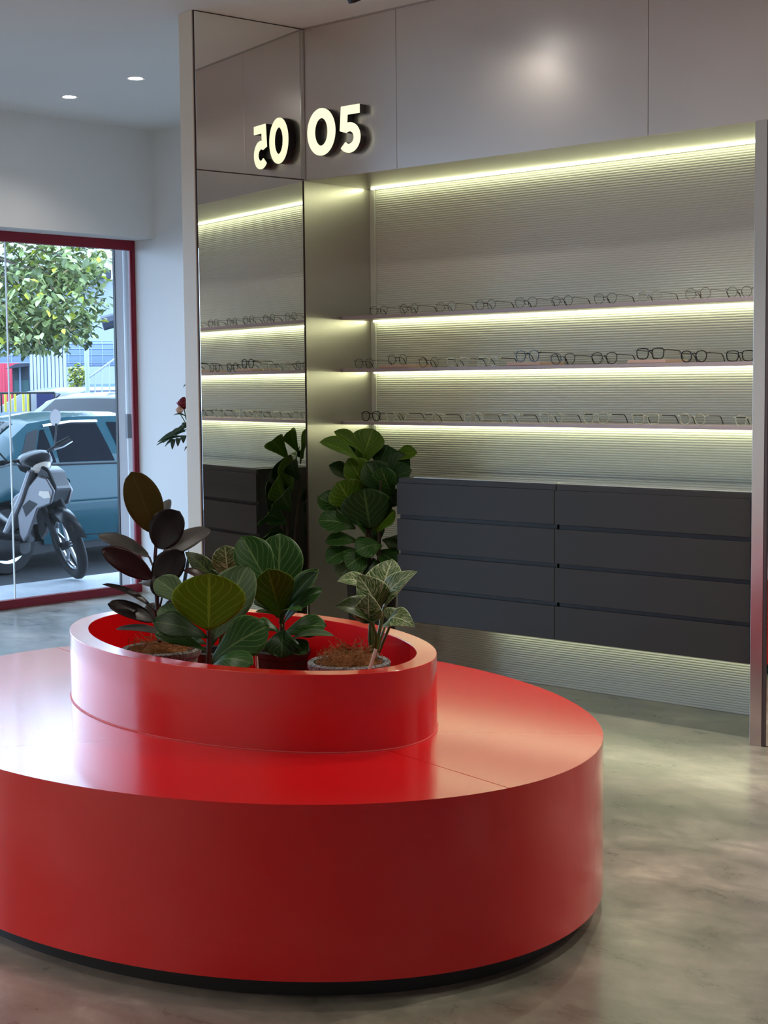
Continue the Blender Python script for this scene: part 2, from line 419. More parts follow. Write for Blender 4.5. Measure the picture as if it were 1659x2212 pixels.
kid(MB().box(CXM+.004, XR-.013, CY+.024, YB-.03, CZ-.0004, CZ+.005), 'glass_pane', M['cabglass'], ct, .001)
kid(MB().box(CX0+.006, XR-.013, CY+.024, YB-.006, CZ-.0028, CZ-.0005), 'dark_bed', M['cab_dark'], ct)
ul = tag(MB().box(CX0+.25, XR-.03, YB-.06, YB-.04, .322, .333).build('under_cabinet_light', M['led']), 'light strip glowing under the charcoal drawers', 'light')

# ------------------------------------------------------------------ shelves with light strips
for zt, zb, lb in ((1.857, 1.840, 'top'), (1.583, 1.566, 'middle'), (1.307, 1.290, 'lowest')):
    r = empty('display_shelf', ((XL+XR)/2, YB, zb), 0, '%s lit mauve-grey eyewear shelf in the recess' % lb, 'shelf')
    kid(MB().box(XL+.002, XR-.013, 5.995, YB-.005, zb, zt), 'shelf_board', M['shelf'], r, .001)
    kid(MB().box(XL+.037, XR-.014, YB-.032, YB-.016, zb-.008, zb-.0005), 'led_strip', M['led'], r)
tag(MB().box(XL+.037, XR-.014, YB-.040, YB-.024, ZF-.007, ZF-.0005).build('led_strip', M['led']), 'long light strip along the top of the recess', 'light')

# ------------------------------------------------------------------ lit numerals
DZ = .05; yf = YF-DZ
f0 = lambda u, v, w: Vector((u, w, v))
def digit(name, label, loc, shapes):
    r = empty(name, loc, 0, label, 'sign', 'lit numerals on the steel fascia')
    for kind, outer, inner in shapes:
        if kind == 'ring':
            MB().ring(outer, inner, -.0, -(DZ-.006), f0).build('return', M['black'], r)
            MB().ring(outer, inner, -(DZ-.006), -DZ, f0).build('face', M['digit_face'], r)
        else:
            MB().prism(outer, -.0, -(DZ-.006), f0, False).build('return', M['black'], r)
            MB().prism(outer, -(DZ-.006), -DZ, f0, False).build('face', M['digit_face'], r)
    return r
def ov(a, b, n=64): return [(a*math.cos(2*PI*i/n), b*math.sin(2*PI*i/n)) for i in range(n)]
digit('numeral_zero', 'lit numeral zero sign with black sides beside the mirror', (-5.570, YF, 2.760), [('ring', ov(.096, .1165), ov(.046, .068))])
# five: bar, stem and bowl as one outline
oc = (-.006, -.043); R1, R2 = .0735, .0305
out5 = [(-.058, .112), (.064, .112), (.064, .069), (-.018, .069), (-.021, .030)]
for i in range(25):
    t = math.radians(104-i*(104+140)/24); out5.append((oc[0]+R1*1.0*math.cos(t), oc[1]+R1*math.sin(t)))
for i in range(21):
    t = math.radians(-140+i*(140+128)/20); out5.append((oc[0]+R2*math.cos(t)*1.05, oc[1]+R2*math.sin(t)))
out5 += [(-.068, -.006)]
digit('numeral_five', 'lit numeral five sign with black sides right of the zero', (-5.372, YF, 2.754), [('prism', out5, None)])
#@@EYEWEAR
# ------------------------------------------------------------------ eyewear
M['gun'] = mat('dark_metal_wire', (.045, .04, .04, 1), .3, .8)
M['bronze'] = mat('bronze_wire', (.16, .11, .075, 1), .3, .9)
M['silver'] = mat('silver_wire', (.45, .43, .40, 1), .25, 1)
M['acetate'] = mat('black_acetate', (.008, .008, .009, 1), .18)
M['clear'] = mat('clear_acetate', (.80, .82, .70, 1), .18, 0, .4, trans=.75, ior=1.3)
M['tan'] = mat('pink_tan_tray', srgb(196, 168, 150), .5)
M['tip'] = mat('dark_temple_tip', (.02, .016, .015, 1), .3)
def lens_outline(shape, n=28):
    pts = []
    for i in range(n):
        t = 2*PI*i/n; c, s_ = math.cos(t), math.sin(t)
        if shape == 'round': a, b, p = .0225, .0215, 2.0
        elif shape == 'panto': a, b, p = .0235, .0215, 2.3
        elif shape == 'square': a, b, p = .0250, .0195, 3.4
        else: a, b, p = .0240, .0220, 2.2
        u = a*math.copysign(abs(c)**(2/p), c); v = b*math.copysign(abs(s_)**(2/p), s_)
        if shape in ('panto', 'square'): u *= 1+.10*(v/b)            # wider at the brow
        if shape == 'hex':
            k = PI/4; q = (t+PI/8) % k-k/2; r = .0232*math.cos(k/2)/math.cos(q); u, v = r*c*1.06, r*s_
        pts.append((u, v))
    return pts
def make_glasses(shape, frame, rr, temple, tip, label):
    r = empty('eyeglasses', (0, 0, 0), 0, label, 'eyeglasses')
    ol = lens_outline(shape); hb = max(-v for u, v in ol)+rr; cx = .0335
    fr = MB()
    for s_ in (-1, 1):
        fr.tube([(s_*cx+u*s_, 0, hb+v) for u, v in ol], rr, 6, closed=True)
        e = s_*(cx+.0235); fr.tube([(e, 0, hb+.012), (s_*.0665, .001, hb+.0135), (s_*.0675, .006, hb+.0135)], rr*1.15, 6)
    bz = hb+(.009 if rr > .002 else .006)
    fr.tube([(-.0115, 0, bz-.001), (-.005, -.001, bz+.003), (.005, -.001, bz+.003), (.0115, 0, bz-.001)], rr*1.05, 6)
    fr.build('front_frame', M[frame], r)
    pads = MB()
    for s_ in (-1, 1): pads.tube([(s_*.0125, 0, hb+.001), (s_*.0095, .006, hb-.003), (s_*.0085, .007, hb-.009)], [.0005, .0014, .0016], 6)
    pads.build('nose_pads', M['clear'] if rr > .002 else M[frame], r)
    for s_ in (-1, 1):
        x = s_*.0675
        MB().tube([(x, .006, hb+.0135), (x*1.0, .06, hb+.012), (x*.97, .098, hb+.0105)], max(rr*.85, .0009), 6).build('temple', M[temple], r)
        MB().tube([(x*.97, .098, hb+.0105), (x*.95, .112, hb+.002), (x*.94, .128, .0016)], [max(rr*.85, .0010), .0019, .0016], 6).build('temple_tip', M[tip], r)
        MB().prism([(s_*cx+u*s_*.98, hb+v*.98) for u, v in ol], -.0006, .0006, lambda u, v, w: Vector((u, w, v))).build('lens', M['lens'], r)
    return r
PROTO = {}
KINDS = {'gr': ('round', 'gun', .00115, 'gun', 'tip'), 'gh': ('hex', 'gun', .00105, 'gun', 'tip'), 'gp': ('panto', 'gun', .00105, 'gun', 'tip'),
         'br': ('round', 'bronze', .0010, 'bronze', 'tip'), 'bh': ('hex', 'bronze', .0010, 'bronze', 'bronze'), 'sp': ('panto', 'silver', .0010, 'bronze', 'bronze'),
         'cs': ('square', 'clear', .0021, 'gun', 'gun'), 'cp': ('panto', 'clear', .0023, 'gun', 'tip'), 'cr': ('round', 'clear', .0022, 'silver', 'gun'),
         'ks': ('square', 'acetate', .0023, 'acetate', 'acetate'), 'kp': ('panto', 'acetate', .0022, 'acetate', 'acetate'), 'kt': ('panto', 'acetate', .0016, 'gun', 'acetate')}
NOUN = {'g': 'dark wire', 'b': 'bronze wire', 's': 'silver wire', 'c': 'clear-framed', 'k': 'black-framed'}
SHP = {'r': 'round', 'h': 'angular', 'p': 'rounded', 's': 'square', 't': 'slim'}
def place_glasses(kind, xl, xr, zt, label, group, tray=False, ang=0):
    y = 6.035 if not tray else 6.03
    pl = at((xl+xr)/2, 800, 'y', y)
    w = (at(xr, 800, 'y', y)-at(xl, 800, 'y', y)).x
    if kind not in PROTO: PROTO[kind] = o = make_glasses(*KINDS[kind], label)
    else: o = copy_tree(PROTO[kind])
    o.location = (pl.x, y, zt+.0004+(.0165 if tray else 0)); o.rotation_euler = (0, 0, ang); k = max(.94, min(1.2, w/.140)); o.scale = (k, k, k)
    tag(o, label, 'eyeglasses', group)
R1_ = [('gh', 797, 842), ('gr', 860, 909), ('bh', 939, 990), ('gr', 1023, 1076), ('gp', 1109, 1165), ('gr', 1186, 1242), ('gp', 1278, 1337), ('sp', 1372, 1433), ('bh', 1473, 1540), ('gh', 1563, 1628)]
R2_ = [('gp', 763, 811, 0), ('gr', 833, 884, 1), ('gh', 901, 952, 0), ('cs', 963, 1015, 0), ('cs', 1027, 1082, 0), ('kp', 1108, 1170, 1), ('kt', 1185, 1247, 0), ('kt', 1273, 1338, 0), ('ks', 1369, 1440, 1), ('kp', 1465, 1532, 0), ('ks', 1564, 1634, 0)]
R3_ = [('kp', 776, 825), ('cp', 830, 880), ('cs', 912, 962), ('cr', 997, 1047), ('cp', 1077, 1129), ('cr', 1162, 1220), ('cp', 1255, 1320), ('cs', 1360, 1430), ('cr', 1463, 1530), ('cs', 1585, 1650)]
for row, zt, nm in ((R1_, 1.857, 'top'), (R2_, 1.583, 'middle'), (R3_, 1.307, 'lowest')):
    for i, e in enumerate(row):
        tray = len(e) > 3 and e[3] == 1
        lb = '%s %s eyeglasses%s, %s from the left on the %s shelf' % (SHP[e[0][1]], NOUN[e[0][0]], ' on a tan tray' if tray else '', ORD[i], nm)
        place_glasses(e[0], e[1], e[2], zt, lb, 'eyeglasses on the %s shelf' % nm, tray, random.uniform(-.03, .03))
for x0, x1, lb in ((819, 899, 'pink-tan display tray under the leftmost raised eyeglasses'), (1095, 1186, 'pink-tan display tray in the middle of the middle shelf'), (1356, 1456, 'pink-tan display tray nearest the steel post')):
    a = at(x0, 800, 'y', 6.005).x; b = at(x1-18, 800, 'y', 6.005).x
    tag(MB().box(a, b, 6.002, 6.195, 1.5835, 1.599).build('display_tray', M['tan'], bevel=.002), lb, 'tray', 'tan trays on the middle shelf')
#@@PLANTS
# ------------------------------------------------------------------ plants
def leaf_mat(name, base, vein, back=None, rough=.38, veins=6.0, slope=.55, width=.05, strength=.8, transl=.25, stripes=None, coat=.0):
    m = bpy.data.materials.new(name); m.use_nodes = True; t = NT(m); b = t.b
    uv = t.n('ShaderNodeUVMap'); sp = t.n('ShaderNodeSeparateXYZ'); t.l(uv.outputs[0], sp.inputs[0])
    u = t.math('ABSOLUTE', t.math('MULTIPLY', t.math('SUBTRACT', sp.outputs[0], .5), 2.0))
    v = sp.outputs[1]
    tc = t.n('ShaderNodeTexCoord'); nz = t.n('ShaderNodeTexNoise', i_Scale=14.0, i_Detail=3.0); t.l(tc.outputs['Object'], nz.inputs['Vector'])
    f = t.math('FRACT', t.math('ADD', t.math('SUBTRACT', t.math('MULTIPLY', v, veins), t.math('MULTIPLY', u, slope*veins)), t.math('MULTIPLY', nz.outputs['Fac'], .5)))
    side = t.math('LESS_THAN', t.math('ABSOLUTE', t.math('SUBTRACT', f, .5)), width)
    mid = t.math('LESS_THAN', u, .045)
    edge = t.math('GREATER_THAN', u, .965)
    vm = t.math('MULTIPLY', t.math('MAXIMUM', t.math('MAXIMUM', side, mid), edge), strength)
    col = t.mix(t.math('MULTIPLY', nz.outputs['Fac'], .9), tuple(c*.72 for c in base[:3])+(1,), base)
    if stripes:
        wn = t.n('ShaderNodeTexNoise', i_Scale=9.0, i_Detail=4.0, i_Roughness=.7)
        cb = t.n('ShaderNodeCombineXYZ'); t.l(t.math('MULTIPLY', t.math('SUBTRACT', v, t.math('MULTIPLY', u, .35)), 4.5), cb.inputs[0]); t.l(t.math('MULTIPLY', sp.outputs[0], .45), cb.inputs[1])
        t.l(cb.outputs[0], wn.inputs['Vector'])
        g = t.ramp(wn.outputs['Fac'], [(.50, (0, 0, 0, 1)), (.62, (1, 1, 1, 1))])
        col = t.mix(g, col, stripes)
    c2 = t.mix(vm, col, vein); t.l(c2, b.inputs['Base Color'])
    b.inputs['Roughness'].default_value = rough; b.inputs['Specular IOR Level'].default_value = .28; b.inputs['Coat Weight'].default_value = coat
    t.bump(t.math('MULTIPLY', t.math('MAXIMUM', side, mid), -1.0), .0012)
    tr = t.n('ShaderNodeBsdfTranslucent'); t.l(c2, tr.inputs[0]); mx = t.n('ShaderNodeMixShader'); mx.inputs[0].default_value = transl
    out = t.t.nodes['Material Output']; t.l(b.outputs[0], mx.inputs[1]); t.l(tr.outputs[0], mx.inputs[2]); t.l(mx.outputs[0], out.inputs[0])
    return m
G = lambda r, g, b: srgb(r, g, b)
M['fid'] = leaf_mat('fiddle_leaf', G(42, 88, 28), G(112, 140, 80))
M['fid_y'] = leaf_mat('young_fiddle_leaf', G(118, 146, 14), G(160, 180, 60), transl=.45)
M['fid_b'] = leaf_mat('fiddle_leaf_underside', G(84, 112, 70), G(130, 150, 108), rough=.5)
M['fid_d'] = leaf_mat('dark_fiddle_leaf', G(28, 62, 20), G(76, 108, 56))
M['fid_m'] = leaf_mat('mid_fiddle_leaf', G(82, 122, 18), G(134, 160, 64), transl=.35)
M['rub_d'] = leaf_mat('rubber_leaf_dark', G(22, 11, 13), G(36, 16, 17), rough=.34, strength=.3, veins=12, width=.03, transl=.02)
M['rub_r'] = leaf_mat('rubber_leaf_red', G(52, 14, 18), G(70, 24, 24), rough=.36, strength=.3, veins=12, width=.03, transl=.1)
M['rub_o'] = leaf_mat('rubber_leaf_bronze', G(96, 80, 30), G(118, 98, 48), rough=.4, strength=.45, veins=14, width=.03, transl=.35)
M['rub_g'] = leaf_mat('rubber_leaf_underside', G(84, 82, 78), G(108, 104, 98), rough=.4, strength=.45, veins=14, width=.03, transl=.08)
M['birk'] = leaf_mat('variegated_leaf', G(62, 102, 36), G(222, 228, 184), veins=9, width=.02, strength=.8, stripes=G(224, 230, 186), transl=.2)
M['birk_d'] = leaf_mat('dark_variegated_leaf', G(28, 46, 22), G(120, 140, 70), veins=9, width=.03, strength=.5, stripes=G(92, 112, 48), transl=.08)
M['stem'] = mat('brown_stem', G(58, 44, 30), .6); M['gstem'] = mat('green_stem', G(84, 100, 44), .45); M['rstem'] = mat('dark_red_stem', G(58, 30, 28), .5)
M['coir'] = mat('coir_fibre', G(142, 92, 48), .85); M['soil'] = mat('dark_soil', G(52, 38, 28), .95)
def felt():
    m = mat('grey_felt_pot', G(96, 98, 98), .9); t = NT(m); tc = t.n('ShaderNodeTexCoord'); n = t.n('ShaderNodeTexNoise', i_Scale=160.0, i_Detail=4.0, i_Roughness=.7); t.l(tc.outputs['Object'], n.inputs['Vector'])
    t.l(t.ramp(n.outputs['Fac'], [(.38, G(54, 56, 58)), (.62, G(168, 170, 168))]), t.b.inputs['Base Color']); t.bump(n.outputs['Fac'], .003); return m
M['felt'] = felt(); M['blackpot'] = mat('black_plastic_pot', (.012, .012, .012, 1), .45)
def wprof(kind, t):
    if kind == 'fid':                                             # fiddle shaped: waisted below, broad above
        w = max(0, math.sin(PI*t**1.42))**.6
        return max(.035*(1-t), w*(.86+.14*math.cos(2*PI*(t-.78))))
    if kind == 'rnd':
        return max(.03*(1-t), max(0, math.sin(PI*t**1.22))**.62)
    if kind == 'rub':
        return max(0, math.sin(PI*t**1.12))**.52
    if kind == 'birk':
        return max(0, math.sin(PI*min(1, t*.97+.03)**.72))**.8
    return math.sin(PI*t)
def leaf(root, B, T, Wd, N, kind, mt, arch=.1, fold=.15, wave=.018, nu=4, nv=15, hook=0, stemto=None, smat='gstem', sr=.0028, label=None):
    L0 = Vector(root.location); y = T-B; L = y.length; yh = y/L
    n = (N-yh*N.dot(yh)).normalized(); x = yh.cross(n); ph = random.uniform(0, 6)
    rows = []; uvs = []
    for j in range(nv+1):
        t = j/nv; mid = B+y*t+n*(arch*L*4*t*(1-t))-n*(hook*L*max(0, t-.6)**2*4)
        hw = wprof(kind, t)*Wd/2; r = []; q = []
        for i in range(-nu, nu+1):
            u = i/nu
            r.append(mid+x*(u*hw)+n*(fold*abs(u)**1.3*hw+wave*Wd*math.sin(9*t+ph+(2 if u > 0 else 0))*u*u)-L0); q.append((u*.5+.5, t))
        rows.append(r); uvs.append(q)
    o = MB().grid(rows, uvs).build('leaf', M[mt], root)
    sd = o.modifiers.new('thickness', 'SOLIDIFY'); sd.thickness = .0009; sd.offset = 0
    if label: o['label'] = label
    if stemto is not None:
        a = stemto-L0; b = B-L0; c = (a+b)/2+Vector((0, 0, -.006))
        MB().tube([a, c, b, b+y*.06], [sr*1.2, sr, sr, sr*.5], 6).build('leaf_stalk', M[smat], root)
    return o
def cn(r, u, t): return CR*r+CU*u-CF*t
def plant_leaves(root, D, specs, kind, smat='gstem', sr=.0028, ws=1.08):
    """specs: base (px,py,dd), tip (px,py,dd), width px, facing (right,up,toward), material, dict"""
    for sp in specs:
        (bx, by, bd), (tx, ty, td), w, n, mt = sp[:5]; kw = dict(sp[5]) if len(sp) > 5 else {}
        st = kw.pop('st', None)
        if st: kw['stemto'] = dp(st[0], st[1], D+(st[2] if len(st) > 2 else 0)); kw['smat'] = smat; kw['sr'] = sr
        kd = kw.pop('kind', kind)
        leaf(root, dp(bx, by, D+bd), dp(tx, ty, D+td), w*ws*D/FPX, cn(*n), kd, mt, **kw)
def stem(root, pts, r, m, n=8):
    L = Vector(root.location); MB().tube([p-L for p in pts], r, n).build('stem', M[m], root)
def pot(root, r, h, m, rim=.012, fill='soil', zf=None):
    MB().lathe([(0, .002), (r*.78, .002), (r*.80, .004), (r*.96, h-.03), (r, h-.028), (r+rim*.4, h-.02), (r+rim*.5, h-.006), (r, h), (r-rim, h-.004), (r-rim*1.2, h-.03), (0, h-.032)], 32).build('pot', M[m], root)
def coir(root, r, z, n=260, hump=.04, seed=1):
    rd = random.Random(seed); mb = MB()
    prof = [(0, z+hump), (r*.4, z+hump*.9), (r*.75, z+hump*.45), (r, z)]
    mb.lathe(prof, 20)
    for i in range(n):
        a = rd.uniform(0, 2*PI); q = r*math.sqrt(rd.random())*.9; p = Vector((q*math.cos(a), q*math.sin(a), z+hump*(1-(q/r)**2)*.95))
        pts = [p]; d = rd.uniform(0, 2*PI); el = rd.uniform(-.2, .8)
        for k in range(4):
            d += rd.uniform(-1.1, 1.1); el += rd.uniform(-.5, .3); l = rd.uniform(.010, .022)
            p = p+Vector((math.cos(d)*l, math.sin(d)*l, math.sin(el)*l*.8)); p.z = max(p.z, z+.001)
            rr_ = math.hypot(p.x, p.y)
            if rr_ > r*.97: p.x *= r*.97/rr_; p.y *= r*.97/rr_
            pts.append(p)
        mb.tube(pts, .0009, 3, cap=False)
    o = mb.build('coir_fibre', M['coir'], root); o['kind'] = 'stuff'; return o
ZP = BH+.013                                                     # planter floor

# burgundy rubber plant, left in the planter
D1 = 4.99; b1 = at(348, 1398, 'z', .672)
p1 = empty('potted_rubber_plant', (b1.x, b1.y, ZP), 0, 'burgundy rubber plant in a grey felt pot at the left of the planter', 'plant')
pot(p1, .122, .672-ZP, 'felt'); coir(p1, .106, .672-ZP-.03, 420, .045, 3)
stem(p1, [dp(345, 1395, D1), dp(341, 1340, D1), dp(338, 1270, D1), dp(335, 1205, D1), dp(337, 1172, D1), dp(336, 1150, D1)], [.008, .0075, .007, .006, .005, .004], 'rstem')
stem(p1, [dp(341, 1330, D1), dp(350, 1290, D1+.01), dp(362, 1262, D1+.04)], [.004, .0035, .003], 'rstem')
plant_leaves(p1, D1, [
 ((336, 1152, 0), (284, 1019, -.03), 74, (.25, .05, 1), 'rub_o', dict(arch=.03, fold=.22)),
 ((350, 1140, .06), (366, 1078, .10), 34, (-.5, .3, .8), 'rub_g', dict(arch=.12, fold=.1)),
 ((338, 1184, -.03), (388, 1104, -.05), 74, (-.1, .25, 1), 'rub_d', dict(arch=.08, fold=.18, st=(336, 1200))),
 ((323, 1204, .03), (211, 1156, .06), 40, (.25, .75, .65), 'rub_g', dict(arch=.06, fold=.12, st=(335, 1228))),
 ((330, 1250, -.02), (220, 1186, -.07), 48, (.1, .35, 1), 'rub_r', dict(arch=.07, fold=.12, st=(337, 1262))),
 ((347, 1211, .03), (455, 1143, .08), 50, (-.25, .55, .8), 'rub_g', dict(arch=.08, fold=.16, st=(337, 1240))),
 ((334, 1268, -.05), (398, 1192, -.08), 66, (-.15, .3, 1), 'rub_d', dict(arch=.07, fold=.2, st=(338, 1282))),
 ((334, 1318, -.03), (221, 1262, -.06), 26, (.3, .9, .35), 'rub_d', dict(arch=.07, fold=.3, st=(340, 1335))),
 ((334, 1342, -.04), (232, 1305, -.10), 44, (.05, .75, .75), 'rub_d', dict(arch=.05, fold=.1, st=(341, 1352))),
 ((330, 1268, .05), (303, 1258, .12), 26, (.3, .5, .8), 'rub_g', dict(st=(338, 1285))),
 ((335, 1340, .08), (328, 1302, .12), 36, (0, .5, .8), 'rub_g', {}),
 ((352, 1330, .02), (385, 1290, .05), 20, (-.2, .6, .7), 'rub_d', {}),
 ((395, 1232, .08), (452, 1258, .12), 30, (-.1, .8, .6), 'rub_r', dict(st=(362, 1262))),
 ((368, 1374, -.06), (250, 1359, -.10), 30, (0, .9, .4), 'rub_g', dict(arch=.08, fold=.1, st=(343, 1380))),
 ((335, 1242, -.06), (352, 1290, -.08), 36, (.1, .2, 1), 'rub_d', dict(arch=.05)),
], 'rub', 'rstem', .0035)

# fiddle-leaf fig, front of the planter
D2 = 4.72; b2 = Vector((-3.60, 3.12, .60))
p2 = empty('potted_fiddle_leaf_fig', (b2.x, b2.y, ZP), 0, 'fiddle-leaf fig with a big yellow-green leaf at the front of the planter', 'plant')
pot(p2, .085, .60-ZP, 'blackpot'); MB().lathe([(0, .60-ZP-.022), (.073, .60-ZP-.028)], 20).build('soil', M['soil'], p2)
stem(p2, [Vector((b2.x, b2.y, .565)), dp(450, 1432, D2), dp(451, 1390, D2), dp(450, 1345, D2)], [.010, .009, .008, .005], 'stem')
plant_leaves(p2, D2, [
 ((450, 1362, -.02), (452, 1238, -.03), 148, (.0, .05, 1), 'fid_y', dict(arch=-.03, fold=.08, wave=.012, nu=5, kind='rnd')),
 ((461, 1382, .03), (536, 1222, .10), 108, (-.35, .15, .9), 'fid_b', dict(kind='rnd', arch=.05, fold=.16, wave=.02, nu=5)),
 ((420, 1320, .08), (336, 1250, .14), 60, (.2, .4, .9), 'fid_b', dict(arch=.08, fold=.2)),
 ((405, 1352, .05), (345, 1312, .10), 52, (.1, .5, .8), 'fid_b', dict(arch=.08)),
 ((448, 1378, -.05), (328, 1343, -.10), 66, (.1, .62, .8), 'fid_d', dict(arch=.10, fold=.05, wave=.02)),
 ((446, 1408, -.05), (334, 1370, -.06), 54, (.0, .85, .5), 'fid', dict(arch=.10, fold=.05, wave=.02)),
 ((456, 1432, -.03), (582, 1352, -.06), 98, (-.1, .5, .85), 'fid', dict(arch=.10, fold=.05, wave=.02, nu=5)),
 ((456, 1440, -.07), (548, 1436, -.17), 62, (.1, .72, .7), 'fid', dict(arch=.16, fold=-.1, wave=.02)),
 ((455, 1400, .06), (492, 1316, .18), 56, (-.2, .4, .9), 'fid_d', {}),
 ((446, 1392, .03), (388, 1392, .10), 46, (.1, .8, .5), 'fid_d', dict(arch=.1)),
], 'fid', 'gstem', .004)

# second fiddle-leaf fig, behind
D3 = 4.98; b3 = at(610, 1400, 'z', .62)
p3 = empty('potted_fiddle_leaf_fig', (b3.x, b3.y, ZP), 0, 'upright dark green fiddle-leaf fig in the middle of the planter', 'plant')
pot(p3, .09, .62-ZP, 'blackpot'); MB().lathe([(0, .62-ZP-.022), (.078, .62-ZP-.028)], 20).build('soil', M['soil'], p3)
stem(p3, [Vector((b3.x, b3.y, .585)), dp(610, 1380, D3), dp(609, 1335, D3), dp(606, 1300, D3)], [.010, .009, .008, .005], 'stem')
plant_leaves(p3, D3, [
 ((601, 1296, .03), (605, 1152, .09), 98, (.05, .1, 1), 'fid', dict(kind='rnd', arch=.02, fold=.14, wave=.012, nu=5)),
 ((598, 1300, .0), (522, 1158, .05), 84, (.25, .1, 1), 'fid', dict(arch=.04, fold=.15, wave=.012, nu=5)),
 ((608, 1338, -.05), (578, 1228, -.12), 92, (.1, .1, 1), 'fid_m', dict(arch=-.02, fold=.3, wave=.015, nu=5)),
 ((612, 1334, -.02), (688, 1229, .0), 52, (-.55, .3, .75), 'fid', dict(arch=.06, fold=.35)),
 ((612, 1326, -.06), (684, 1236, -.1), 44, (-.75, .1, .6), 'fid_d', dict(arch=.06, fold=.3)),
 ((614, 1344, -.05), (698, 1272, -.09), 46, (-.3, .6, .7), 'fid', dict(arch=.1, fold=.2)),
 ((606, 1350, -.08), (652, 1320, -.17), 34, (-.1, .95, .2), 'fid', dict(arch=.25, fold=.0, st=(608, 1350))),
 ((606, 1352, -.08), (552, 1322, -.12), 30, (.1, .95, .2), 'fid_d', dict(arch=.22, fold=.0)),
 ((610, 1372, -.04), (706, 1352, -.08), 62, (-.05, .7, .75), 'fid', dict(arch=.13, fold=.0, wave=.02)),
 ((612, 1360, -.06), (608, 1422, -.12), 76, (.0, .5, .85), 'fid_d', dict(arch=.12, fold=.0, wave=.02)),
 ((615, 1385, -.06), (664, 1412, -.1), 46, (.1, .6, .7), 'fid', dict(arch=.1)),
 ((606, 1368, -.05), (546, 1350, -.06), 46, (.1, .8, .5), 'fid', dict(arch=.12)),
 ((604, 1330, .08), (560, 1285, .14), 56, (.2, .4, .8), 'fid_d', {}),
 ((616, 1392, -.08), (722, 1374, -.12), 22, (0, .8, .6), 'fid_b', dict(arch=.16, fold=.3)),
], 'fid', 'gstem', .004)

# striped philodendron, right in the planter
D4 = 4.80; b4 = at(754, 1426, 'z', .672)
p4 = empty('potted_philodendron', (b4.x, b4.y, ZP), 0, 'striped variegated philodendron in a grey felt pot at the right of the planter', 'plant')
pot(p4, .120, .672-ZP, 'felt'); coir(p4, .104, .672-ZP-.03, 520, .06, 5)
base4 = dp(808, 1412, D4+.05)
def st4(pts, r=.0055): stem(p4, [dp(*p) for p in pts], r, 'gstem')
st4([(803, 1416, D4+.05), (798, 1380, D4+.05), (800, 1345, D4+.05), (806, 1318, D4+.05)])
st4([(806, 1416, D4+.05), (806, 1370, D4+.04), (805, 1320, D4+.02)])
st4([(812, 1416, D4+.06), (818, 1370, D4+.07), (828, 1320, D4+.07), (838, 1280, D4+.07)], .006)
st4([(810, 1414, D4+.03), (812, 1370, D4+.0), (800, 1338, D4-.04)])
st4([(816, 1416, D4+.06), (828, 1385, D4+.05), (843, 1350, D4+.03)], .0045)
st4([(814, 1414, D4+.08), (822, 1380, D4+.09), (832, 1352, D4+.1)], .004)
plant_leaves(p4, D4, [
 ((824, 1292, .07), (848, 1208, .13), 74, (-.45, .2, .9), 'birk', dict(arch=.06, fold=.25, nu=5)),
 ((826, 1304, .06), (902, 1235, -.02), 52, (.2, .7, .65), 'birk', dict(arch=.12, fold=.12, nu=5)),
 ((812, 1318, .03), (772, 1240, -.02), 66, (.2, .35, .9), 'birk', dict(arch=.16, fold=.2, nu=5)),
 ((790, 1262, .03), (728, 1256, .04), 36, (.1, .75, .6), 'birk', dict(arch=.15, fold=.2)),
 ((800, 1340, -.05), (722, 1312, -.11), 52, (.1, .7, .7), 'birk_d', dict(arch=.18, fold=.35, wave=.03, nu=5)),
 ((797, 1340, -.06), (796, 1283, -.08), 50, (-.1, .2, 1), 'birk', dict(arch=.04, fold=.6, nu=5)),
 ((800, 1330, -.02), (760, 1288, -.05), 44, (.1, .5, .9), 'birk', dict(arch=.12, fold=.3)),
 ((776, 1326, -.04), (822, 1338, -.08), 34, (0, .6, .8), 'fid_b', dict(arch=-.1, fold=.3)),
 ((836, 1342, .02), (896, 1354, -.06), 48, (-.1, .65, .75), 'birk', dict(arch=.22, fold=.1, nu=5)),
 ((842, 1342, .03), (866, 1316, .06), 40, (-.2, .4, .9), 'birk', dict(arch=.1, fold=.1)),
], 'birk', 'gstem', .004, 1.28)
gt = MB().tube([dp(716, 1447, D4-.115)-Vector(p4.location), dp(716, 1432, D4-.118)-Vector(p4.location), dp(735, 1430, D4-.112)-Vector(p4.location), dp(752, 1436, D4-.115)-Vector(p4.location)], .0011, 5).build('green_tie', mat('green_string', G(70, 170, 110), .6), p4)

# second striped plant hidden behind the figs
D5 = 5.22; b5 = Vector((-4.0, 3.55, .60))
p5 = empty('potted_philodendron', (b5.x, b5.y, ZP), 0, 'striped philodendron half hidden behind the front figs', 'plant')
pot(p5, .085, .60-ZP, 'blackpot'); MB().lathe([(0, .60-ZP-.022), (.073, .60-ZP-.028)], 20).build('soil', M['soil'], p5)
stem(p5, [Vector((b5.x, b5.y, .57)), dp(494, 1300, D5), dp(490, 1235, D5)], .005, 'gstem'); stem(p5, [Vector((b5.x, b5.y, .57)), dp(480, 1300, D5), dp(462, 1246, D5)], .005, 'gstem')
plant_leaves(p5, D5, [
 ((492, 1242, 0), (486, 1178, -.02), 58, (.1, .2, 1), 'birk', dict(arch=.06, fold=.1, nu=5, kind='rub')),
 ((464, 1250, 0), (400, 1192, .0), 44, (.3, .4, .85), 'birk_d', dict(arch=.06, fold=.1, nu=5)),
 ((470, 1262, .0), (436, 1226, .0), 30, (.2, .5, .8), 'birk_d', {}),
], 'birk', 'gstem')

